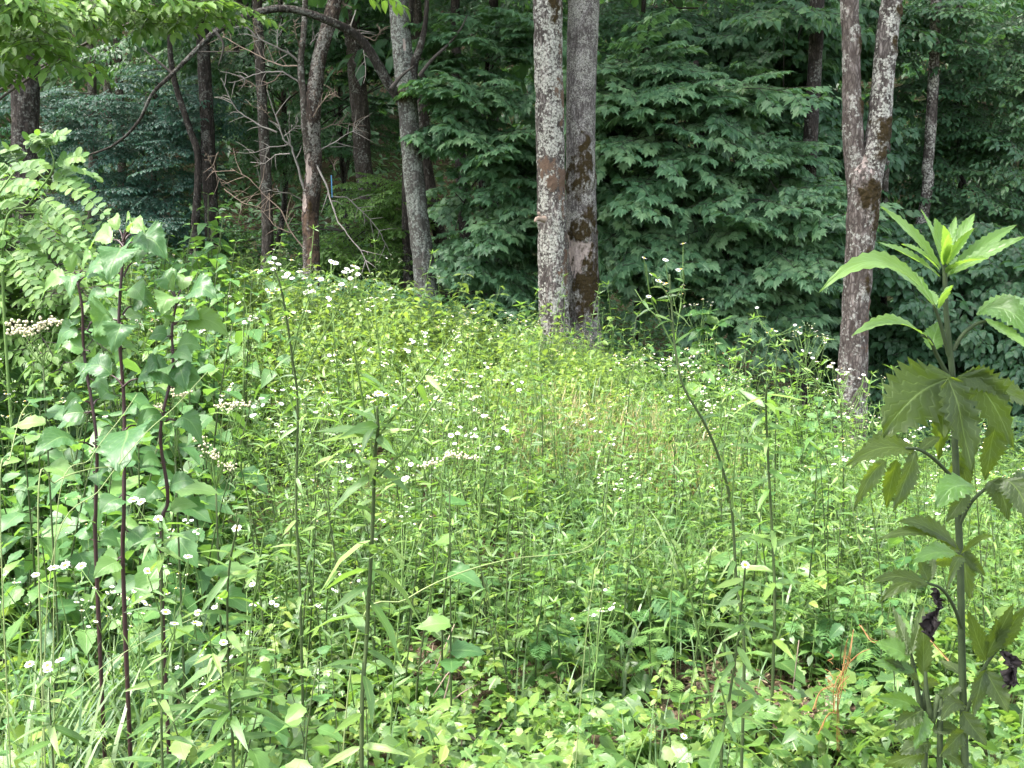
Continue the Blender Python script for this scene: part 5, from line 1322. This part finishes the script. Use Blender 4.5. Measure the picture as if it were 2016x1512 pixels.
purple('left one of three dark purple-stemmed weeds, leaning left at the top', [(186, 1100), (184, 1000), (182, 860), (176, 700), (165, 610), (152, 555)], 6, Y5 + .15,
       [((172, 650), (110, 700), 50, .3, .05, F1, 0), ((172, 650), (215, 640), 60, .5, .05, F2, 0), ((180, 740), (160, 750), 44, .05, -.1, F1, 0), ((182, 800), (122, 820), 24, .0, -.05, F2, 0), ((183, 800), (230, 800), 50, .4, .1, F1, 0), ((184, 880), (60, 900), 60, .15, -.15, F1, 0)],
       [((153, 560), (80, 590), 42, .9, .05, F1, 0), ((153, 560), (215, 560), 46, .1, .05, F1, 0), ((153, 560), (130, 520), 30, .9, 0, F1, 0), ((152, 556), (190, 520), 30, .8, 0, F1, 0), ((152, 556), (135, 590), 40, .3, -.1, F1, 0)])
purple('right one of three dark purple-stemmed weeds, with hanging leaves lit from behind', [(318, 1100), (322, 980), (327, 850), (331, 730), (340, 650), (348, 595)], 6, Y5,
       [((342, 640), (318, 632), 70, .9, .06, F2, 0), ((342, 640), (450, 668), 48, .95, 0, F2, 0), ((334, 735), (372, 770), 56, .0, -.05, F1, 0), ((333, 735), (392, 700), 36, .6, .08, F1, 0), ((330, 745), (285, 745), 44, .05, 0, F1, 0), ((326, 830), (400, 880), 46, .2, 0, F1, 0)],
       [((348, 600), (430, 590), 62, .15, -.05, F1, 0), ((348, 600), (310, 560), 44, .5, .05, F1, 0), ((347, 597), (332, 570), 26, 1, 0, F2, 0), ((348, 597), (378, 562), 34, .9, .08, F1, 0), ((347, 600), (322, 625), 60, .8, -.08, F2, 0)])

# locust sapling with rows of round leaflets
YL = 4.6
def compound(parent, p, d, L, nrm, n=8, ls=.045, tint=.5, mesh=None):
    """One feather leaf: stalk with paired leaflets, leaflets as sub-parts."""
    d = unit(np.asarray(d, float)); s = np.linspace(0, 1, 7)
    P = np.array([p + d * L * q - np.array([0, 0, 1]) * L * .28 * q * q for q in s])
    o = part('leaf', tube(P, [.0018, .0009], 4, 10), [MAT['stem']], parent)
    side = unit(np.cross(d, nrm)); b = np.array(parent.location)
    for k in range(n):
        q = .22 + .78 * k / (n - 1)
        c = np.array([np.interp(q, s, P[:, i]) for i in range(3)])
        for sg in ((-1, 1) if k < n - 1 else (-1, 1, 0)):
            f = (side * sg + d * (.25 if sg else 1) + RNG.normal(0, .12, 3) - np.array([0, 0, .12]))
            M = mats(c, f, np.asarray(nrm) + RNG.normal(0, .25, 3), ls * (1 - .25 * abs(q - .5)) * random.uniform(.85, 1.1))[0]; M[:3, 3] -= b
            l = link('leaflet', mesh, o, M); l.pass_index = 1
T_LEAFLET = blade([0, .12, .4, .75, .94, 1], [.03, .2, .29, .25, .12, .02], .12, .1)
LEAFLET = new_mesh('leaflet', T_LEAFLET, [MAT['locust']])
b = px(10, 560, YL); b[2] = gz(b[0], b[1]) - .02
ls_ = root('locust_sapling', b + [0, 0, .02], 'young locust with rows of round paired leaflets at the left edge', 'sapling')
main = [b, px(5, 500, YL), px(60, 400, YL - .05), px(105, 330, YL - .1), px(90, 275, YL - .1)]
part('stem', tube(main, [.0075, .006, .005, .0035, .002], 7, 40), [MAT['stem']], ls_)
s2 = [px(-60, 480, YL), px(-30, 420, YL), px(20, 350, YL + .1), px(45, 320, YL + .1)]
part('stem', tube(s2, [.006, .003], 6, 20), [MAT['stem']], ls_)
for (b_, e_) in (((88, 352), (30, 318)), ((88, 352), (195, 385)), ((96, 340), (45, 300)), ((100, 330), (165, 300)), ((103, 325), (185, 345)), ((95, 300), (72, 262)), ((92, 285), (130, 268)), ((95, 300), (50, 278)), ((70, 385), (0, 345)), ((70, 385), (150, 440)), ((55, 405), (-20, 390)), ((50, 410), (140, 410)), ((40, 430), (110, 480)), ((30, 440), (-30, 440)), ((20, 460), (90, 520)), ((20, 470), (-20, 500)), ((20, 350), (-40, 320)), ((40, 325), (10, 290)), ((60, 395), (170, 470)), ((40, 420), (190, 430)), ((100, 335), (150, 370)), ((15, 480), (130, 560)), ((10, 490), (60, 560)), ((5, 500), (-30, 560)), ((30, 445), (60, 480)), ((110, 470), (175, 520)), ((0, 380), (60, 350))):
    p = px(*b_, YL - .05); e = px(*e_, YL - random.uniform(-.25, .35)); d = e - p
    compound(ls_, p, d + [0, 0, .05], np.linalg.norm(d) * 1.05, (random.uniform(-.2, .2), -.75, .7), 10, .047, mesh=LEAFLET)

# fleabanes near enough to see each branch
def near_fleabane(label, Y, stems, heads, leafsize=.075, lw=1.0, nl=16, fs=.0095, group=None, lowv=0):
    k = Y / FPX
    base = px(*stems[0][0][0], Y); base[2] = gz(base[0], base[1]) - .02
    t = root('fleabane', base + [0, 0, .02], label, 'wildflower', group)
    for si, (pts, w) in enumerate(stems):
        P = [px(u, v, Y + .03 * math.sin(q + si)) for q, (u, v) in enumerate(pts)]
        if si == 0: P = [base] + P
        part('stem' if si == 0 else 'branch', tube(P, [w * k * .78, w * k * .42], 8, 8 * len(P)), [MAT['stem' if si else 'dark_stem']], t)
        Q = spline(P, 40)
        n = nl * 2 if si == 0 else max(3, nl // 4)
        for j in range(n):
            q = (.12 + .8 * j / n) if si == 0 else random.uniform(.1, .85)
            c = Q[int(q * 39)]; az = j * 2.4 + si; pit = random.uniform(-.5, .6)
            l = leafsize * random.uniform(.8, 1.5) * (1 - .35 * q) * (1 if si == 0 else .6)
            M = mats(c, (math.cos(az) * math.cos(pit), math.sin(az) * math.cos(pit), math.sin(pit)), (random.gauss(0, .4), random.gauss(-.3, .4), 1), l)[0]; M[:3, 3] -= np.array(t.location)
            o = link('leaf', LEAFMESH['fleabane'][j % 4], t, M); o.pass_index = 1
    for (u, v) in heads:
        c = px(u, v, Y + random.uniform(-.04, .04)); Rm = fs * random.uniform(.85, 1.15)
        tip = min((px(*s[0][-1], Y) for s in stems), key=lambda e: np.linalg.norm(e - c))
        if np.linalg.norm(tip - c) > .004:
            part('flower_stalk', tube([tip - [0, 0, .03], (tip + c) / 2 - [0, 0, .02], c - [0, 0, .002]], [.0011, .0008], 4, 6), [MAT['stem']], t)
        M = mats(c, (1, random.gauss(0, .2), random.gauss(0, .2)), (random.gauss(0, .25), -.3 + random.gauss(0, .25), 1), Rm)[0]; M[:3, 3] -= np.array(t.location)
        link('flower', FLOWERMESH[0], t, M)
near_fleabane('tallest narrow-leaved weed in the middle front, its thick stem forking into bare branches', 1.6,
              [([(712, 1512), (722, 1250), (733, 1050), (738, 900), (744, 850), (742, 800)], 6.5), ([(736, 900), (722, 830), (705, 735), (692, 665)], 3.5), ([(744, 860), (790, 800), (850, 720), (890, 660)], 3), ([(742, 940), (800, 880), (850, 800), (905, 735)], 3.5), ([(735, 960), (690, 870), (650, 790), (625, 740)], 3), ([(740, 850), (750, 800), (775, 760)], 2.5), ([(728, 1100), (800, 1050), (900, 960)], 2), ([(690, 870), (660, 900), (600, 860)], 1.6)],
              [(745, 775), (760, 778), (735, 790), (775, 800), (786, 805)], .09, nl=26, fs=.0075)
near_fleabane('tall fleabane on the left of centre, white flower heads standing up against the dark forest', 3.0,
              [([(590, 1150), (583, 1000), (586, 800), (575, 700), (556, 580), (540, 530)], 4), ([(586, 760), (620, 690), (660, 620), (685, 560)], 2.4), ([(576, 700), (590, 640), (610, 580)], 2.2), ([(560, 600), (530, 570), (508, 540)], 2), ([(685, 570), (655, 545), (652, 520)], 1.8), ([(586, 830), (560, 760), (520, 700)], 1.8)],
              [(540, 508), (533, 517), (548, 520), (538, 530), (505, 532), (512, 535), (574, 512), (566, 540), (575, 548), (560, 546), (590, 535), (600, 548), (545, 570), (535, 578), (528, 572), (610, 562), (625, 548), (632, 550), (652, 515), (660, 518), (683, 530), (692, 534), (703, 527), (696, 524), (678, 536), (690, 548), (672, 560), (680, 565), (665, 570), (704, 540), (610, 575), (617, 572)], .07, nl=14, fs=.0092)
near_fleabane('leaning fleabane on the right, its flowers against the dark gap under the maple', 2.6,
              [([(1465, 1290), (1450, 1150), (1440, 1000), (1415, 900), (1385, 830), (1345, 760), (1330, 690), (1322, 600), (1318, 540)], 4.5), ([(1330, 690), (1300, 630), (1280, 580), (1272, 520)], 2.4), ([(1322, 600), (1345, 560), (1345, 525)], 2), ([(1440, 1000), (1450, 880), (1470, 790)], 2.4), ([(1322, 590), (1300, 560), (1290, 540)], 1.8), ([(1300, 630), (1270, 600), (1250, 570)], 1.8)],
              [(1268, 508), (1296, 553), (1312, 558), (1302, 556), (1340, 530), (1335, 532), (1283, 540), (1277, 584), (1310, 560), (1345, 480), (1310, 512)], .075, nl=18, fs=.0085)
near_fleabane('fleabane with two daisies side by side in the lower left', 1.85,
              [([(320, 1512), (320, 1350), (318, 1150), (320, 1040), (313, 1025)], 4), ([(320, 1280), (340, 1250), (343, 1232)], 2), ([(322, 1290), (375, 1260), (386, 1230)], 2), ([(316, 1210), (300, 1160), (290, 1128)], 2), ([(320, 1400), (270, 1300), (200, 1180), (160, 1120)], 2.2), ([(322, 1330), (360, 1180), (370, 1100)], 2), ([(318, 1100), (290, 1030), (265, 990)], 1.8)],
              [(384, 1226), (343, 1228), (326, 1205), (290, 1124), (311, 1022), (370, 1096), (262, 984), (278, 988), (160, 1114), (128, 1113)], .075, nl=16, fs=.0092)
near_fleabane('fleabane at the far lower left with three white daisies close together', 1.7,
              [([(105, 1512), (100, 1420), (96, 1330)], 3.5), ([(98, 1350), (75, 1330), (60, 1312)], 1.8), ([(98, 1360), (112, 1330), (118, 1303)], 1.8), ([(100, 1440), (140, 1300), (110, 1130)], 2)],
              [(93, 1310), (94, 1320), (58, 1308), (118, 1300), (70, 1132), (105, 1118)], .08, nl=10, fs=.0088)
near_fleabane('many-stemmed narrow-leaved weed at lower left beside the two daisies', 1.7,
              [([(460, 1512), (452, 1380), (448, 1250), (450, 1130), (470, 1020)], 4.5), ([(465, 1500), (480, 1350), (500, 1180), (520, 1050)], 3.5), ([(452, 1370), (420, 1290), (410, 1230)], 2), ([(500, 1180), (530, 1100), (560, 1080)], 2)],
              [(440, 1265), (466, 1040)], .085, nl=24, fs=.008)
near_fleabane('forked narrow-leaved weed at the bottom right with one white daisy', 2.0,
              [([(1420, 1500), (1432, 1400), (1450, 1280), (1462, 1170), (1467, 1118)], 4.5), ([(1415, 1480), (1390, 1330), (1365, 1200), (1345, 1110)], 4), ([(1432, 1400), (1405, 1300), (1380, 1180)], 2.5), ([(1345, 1120), (1320, 1060), (1300, 1010)], 2), ([(1450, 1260), (1490, 1190), (1500, 1130)], 2)],
              [(1467, 1112), (1346, 1450)], .085, nl=18, fs=.0085)
near_fleabane('upright leafy stem with oval leaves between the leaning fleabane and the forked tree', 3.2,
              [([(1525, 1200), (1520, 1050), (1512, 900), (1508, 800), (1510, 760)], 4.5)], [], .13, nl=20)
near_fleabane('bushy fleabane with many tiny flowers in front of the forked tree', 4.6,
              [([(1660, 1000), (1660, 900), (1655, 800), (1640, 720)], 2.6), ([(1655, 850), (1690, 790), (1700, 740)], 1.8), ([(1655, 830), (1620, 760), (1600, 710)], 1.8), ([(1650, 800), (1560, 700), (1520, 650)], 1.8), ([(1520, 660), (1500, 640), (1490, 610)], 1.4)],
              [(1640, 715), (1632, 722), (1648, 728), (1700, 738), (1692, 745), (1600, 705), (1608, 712), (1520, 648), (1510, 655), (1528, 652), (1490, 606), (1660, 815), (1650, 820), (1670, 822), (1580, 690), (1595, 695), (1565, 640), (1575, 645), (1545, 690)], .08, nl=16, fs=.0092)
# cream clustered flower heads
def cream_head(label, Y, base, tips, fl=1.0):
    k = Y / FPX
    b = px(*base, Y); g_ = gz(b[0], b[1]); b0 = b.copy(); b0[2] = g_ - .02
    t = root('cream_flower_weed', b0 + [0, 0, .02], label, 'wildflower')
    part('stem', tube([b0, b], [.004, .0025], 6, 10), [MAT['dark_stem']], t)
    for (u, v) in tips:
        e = px(u, v, Y + random.uniform(-.05, .05))
        part('branch', tube([b, (b + e) / 2 - [0, 0, .01], e], [.0018, .001], 5, 6), [MAT['stem']], t)
        bl_ = []
        for _ in range(16):
            M = mats(e + RNG.normal(0, 1, 3) * [.016 * fl, .012 * fl, .006 * fl], RNG.normal(0, 1, 3), RNG.normal(0, 1, 3), random.uniform(.006, .011) * fl)[0]
            bl_.append(T_BUD.moved(M))
        part('flower', join(bl_), [MAT['cream']], t)
    for j in range(6):
        q = random.uniform(.35, .95); c = b0 + (b - b0) * q
        M = mats(c, (math.cos(j * 2.4), math.sin(j * 2.4), .1), (0, -.4, 1), .11)[0]; M[:3, 3] -= np.array(t.location)
        o = link('leaf', LEAFMESH['broad'][j % 4], t, M); o.pass_index = 1
cream_head('weed with a flat row of dry cream flower heads in the middle of the meadow', 3.2, (885, 960), [(880, 898), (895, 893), (912, 897), (930, 900), (850, 910), (840, 918)], .8)
cream_head('weed with fluffy cream flower cluster at the left edge', 3.3, (85, 720), [(30, 640), (45, 650), (65, 645), (80, 640), (95, 632), (110, 636), (60, 655), (35, 655)], 1.0)
cream_head('weed with a curved spray of cream flower beads left of centre', 2.9, (425, 960), [(395, 862), (405, 875), (415, 890), (420, 900), (440, 800), (455, 800), (470, 795), (485, 797), (440, 915), (455, 920)], .7)
cream_head('weed with small cream flower heads right of the purple stems', 2.8, (345, 900), [(340, 770), (352, 778), (362, 775), (310, 800), (305, 808)], .7)

# young shrub with whorled leaves before the dark gap
ysh = 8.3
YOUNG = [new_mesh('leaf', T, [MAT['broad']]) for T in T_OVATE]
b = px(1385, 800, ysh); b[2] = gz(b[0], b[1]) - .02
t = root('young_shrub', b + [0, 0, .02], 'upright young shrub with drooping whorled leaves before the dark gap under the maple', 'shrub')
for si, (pts) in enumerate(([(1383, 790), (1383, 700), (1385, 620)], [(1400, 800), (1405, 720), (1412, 640)], [(1365, 800), (1350, 740), (1330, 690)])):
    P = [px(u, v, ysh) for u, v in pts]; b_ = P[0].copy(); b_[2] = gz(b_[0], b_[1]) - .02
    part('stem', tube([b_] + P, [.008, .004], 6, 14), [MAT['stem']], t)
    Q = spline(P, 30)
    for q in (6, 12, 18, 24, 29):
        for j in range(7):
            az = j * .9 + q; pit = random.uniform(-.7, .25) + (.5 if q == 29 else 0)
            M = mats(Q[q], (math.cos(az) * math.cos(pit), math.sin(az) * math.cos(pit), math.sin(pit)), (random.gauss(0, .3), -.4, 1), random.uniform(.10, .17))[0]; M[:3, 3] -= np.array(t.location)
            o = link('leaf', YOUNG[j % 3], t, M); o.pass_index = 1
# strap-leaved rosettes
for (u, v, Y, lab) in ((1150, 1400, 3.6, 'strap-leaved rosette of upright pale leaves at the bottom centre'), (735, 1370, 3.9, 'strap-leaved rosette beside the tallest stem, near the bare brown patch'), (1395, 1060, 4.6, 'strap-leaved rosette low among thin stems on the right')):
    w = px(u, v, Y); w[2] = gz(w[0], w[1]); plant('rosette', random.randrange(6), 'rosette_plant', lab, 'weed', None, w, rnd() * 6, 1.1)
# orange thread-like dodder
yd = 2.9
b = px(1640, 1330, yd); t = root('dodder_vine', b, 'tangle of bright orange dodder threads climbing the weeds at lower right', 'vine')
dd = []
for pts in ([(1652, 1400), (1655, 1340), (1662, 1290), (1670, 1260)], [(1640, 1400), (1645, 1360), (1660, 1320), (1690, 1290), (1708, 1280)], [(1650, 1480), (1650, 1420), (1655, 1360), (1668, 1330)], [(1600, 1400), (1620, 1360), (1650, 1345)], [(1612, 1445), (1630, 1410), (1650, 1400)], [(1660, 1325), (1672, 1290), (1680, 1240)], [(1690, 1230), (1720, 1260), (1750, 1270)], [(1830, 1260), (1860, 1290), (1870, 1310)]):
    for r_ in range(2):
        P = [px(u + random.uniform(-5, 5), v + random.uniform(-5, 5), yd + random.uniform(-.06, .06)) for u, v in pts]
        dd.append(tube(P, [.0015, .001], 5, 24))
Q = px(1648, 1350, yd)
for _ in range(9):
    a = RNG.normal(0, 1, 3) * [.018, .02, .055] + Q
    th = np.linspace(0, 9, 14); dd.append(tube([a + np.array([.008 * math.cos(q), .008 * math.sin(q), .004 * q]) for q in th], .0011, 4))
part('thread', join(dd), [MAT['dodder']], t, kind='stuff')
# bent pale grass stalks arching over the weeds
for lab, Y, pts, w in (('long pale stalk arching across the middle of the meadow', 2.3, [(700, 1260), (800, 1180), (900, 1130), (1010, 1100), (1140, 1085), (1200, 1040)], 3), ('pale grass stalk leaning right across the purple stems', 2.3, [(100, 1120), (200, 960), (280, 860), (345, 800), (410, 730)], 2.2), ('pale grass stalk bending over a broad leaf at left', 2.25, [(75, 1010), (110, 950), (170, 925), (230, 918)], 3.2), ('thin pale stalk leaning right from the left grass', 2.2, [(110, 1040), (180, 900), (240, 820), (270, 775)], 2), ('thin pale stalk running low across the lower left', 2.1, [(0, 1420), (120, 1380), (220, 1300), (320, 1245), (420, 1200)], 2), ('upright pale stalk with seed head at the left edge', 2.4, [(0, 1000), (20, 900), (40, 820), (60, 790)], 2.5), ('pale stalk crossing the thin stems right of centre', 2.6, [(1170, 1140), (1250, 1100), (1330, 1040), (1400, 1090)], 1.8)):
    k = Y / FPX; P = [px(u, v, Y + .25 * q / len(pts)) for q, (u, v) in enumerate(pts)]; b = P[0] - (P[1] - P[0]) * .6; b[2] = gz(b[0], b[1]) - .02
    t = root('grass_stalk', b + [0, 0, .02], lab, 'grass stalk'); part('stalk', tube([b] + P, [w * k * .6, w * k * .3], 6, 40), [MAT['straw']], t)
# dead sticks on the bare soil
for lab, Y, pts in (('dead forked stick lying on the bare brown patch left of centre', 3.8, [(770, 1360), (800, 1340), (840, 1325), (880, 1300)]), ('dead brown stick leaning by the bare patch, near the bottom centre', 3.3, [(800, 1380), (830, 1420), (852, 1475)]), ('long dead stick lying toward the bottom right of centre', 3.2, [(860, 1400), (910, 1440), (960, 1470), (1010, 1500)]), ('crossed dead stick rising from the leaves near the bottom centre', 3.3, [(815, 1465), (850, 1420), (870, 1395)]), ('dead stick on the bare soil at the bottom right', 3.4, [(1540, 1440), (1580, 1425), (1630, 1435)])):
    P = [px(u, v, Y) for u, v in pts]
    for p in P: p[2] = max(p[2], gz(p[0], p[1]) + .01)
    t = root('dead_stick', P[0], lab, 'stick'); part('stick', tube(P, [.006, .003], 6, 20), [MAT['twig']], t)
    for _ in range(2):
        q = P[random.randrange(1, len(P))]; part('twig', tube([q, q + RNG.normal(0, .05, 3) + [0, 0, .04], q + RNG.normal(0, .12, 3) + [0, 0, .06]], [.003, .0015], 5, 8), [MAT['twig']], t)
# dry litter on the bare patches
n = 6500
w = RNG.integers(0, len(BARE), n); B_ = np.array(BARE)[w]
x = B_[:, 0] + RNG.normal(0, 1, n) * B_[:, 2] * .8; y = B_[:, 1] + RNG.normal(0, 1, n) * B_[:, 2] * .8
a = RNG.random(n) * 6.283
M = mats(np.stack([x, y, ground_z(x, y) + RNG.uniform(.0, .035, n)], 1), np.stack([np.cos(a), np.sin(a), RNG.normal(0, .2, n)], 1), np.stack([RNG.normal(0, .4, n), RNG.normal(0, .4, n), np.ones(n)], 1), RNG.uniform(.012, .05, n))
o = link('dry_litter', new_mesh('dry_litter', inst_mix(T_LANCE + T_LOW[:2] + T_LANCE, M, rand_tint(n, .4, .3)), [MAT['litter']]), kind='stuff'); o['label'] = 'dry brown leaves and straw on the bare soil patches'; o['category'] = 'leaf litter'
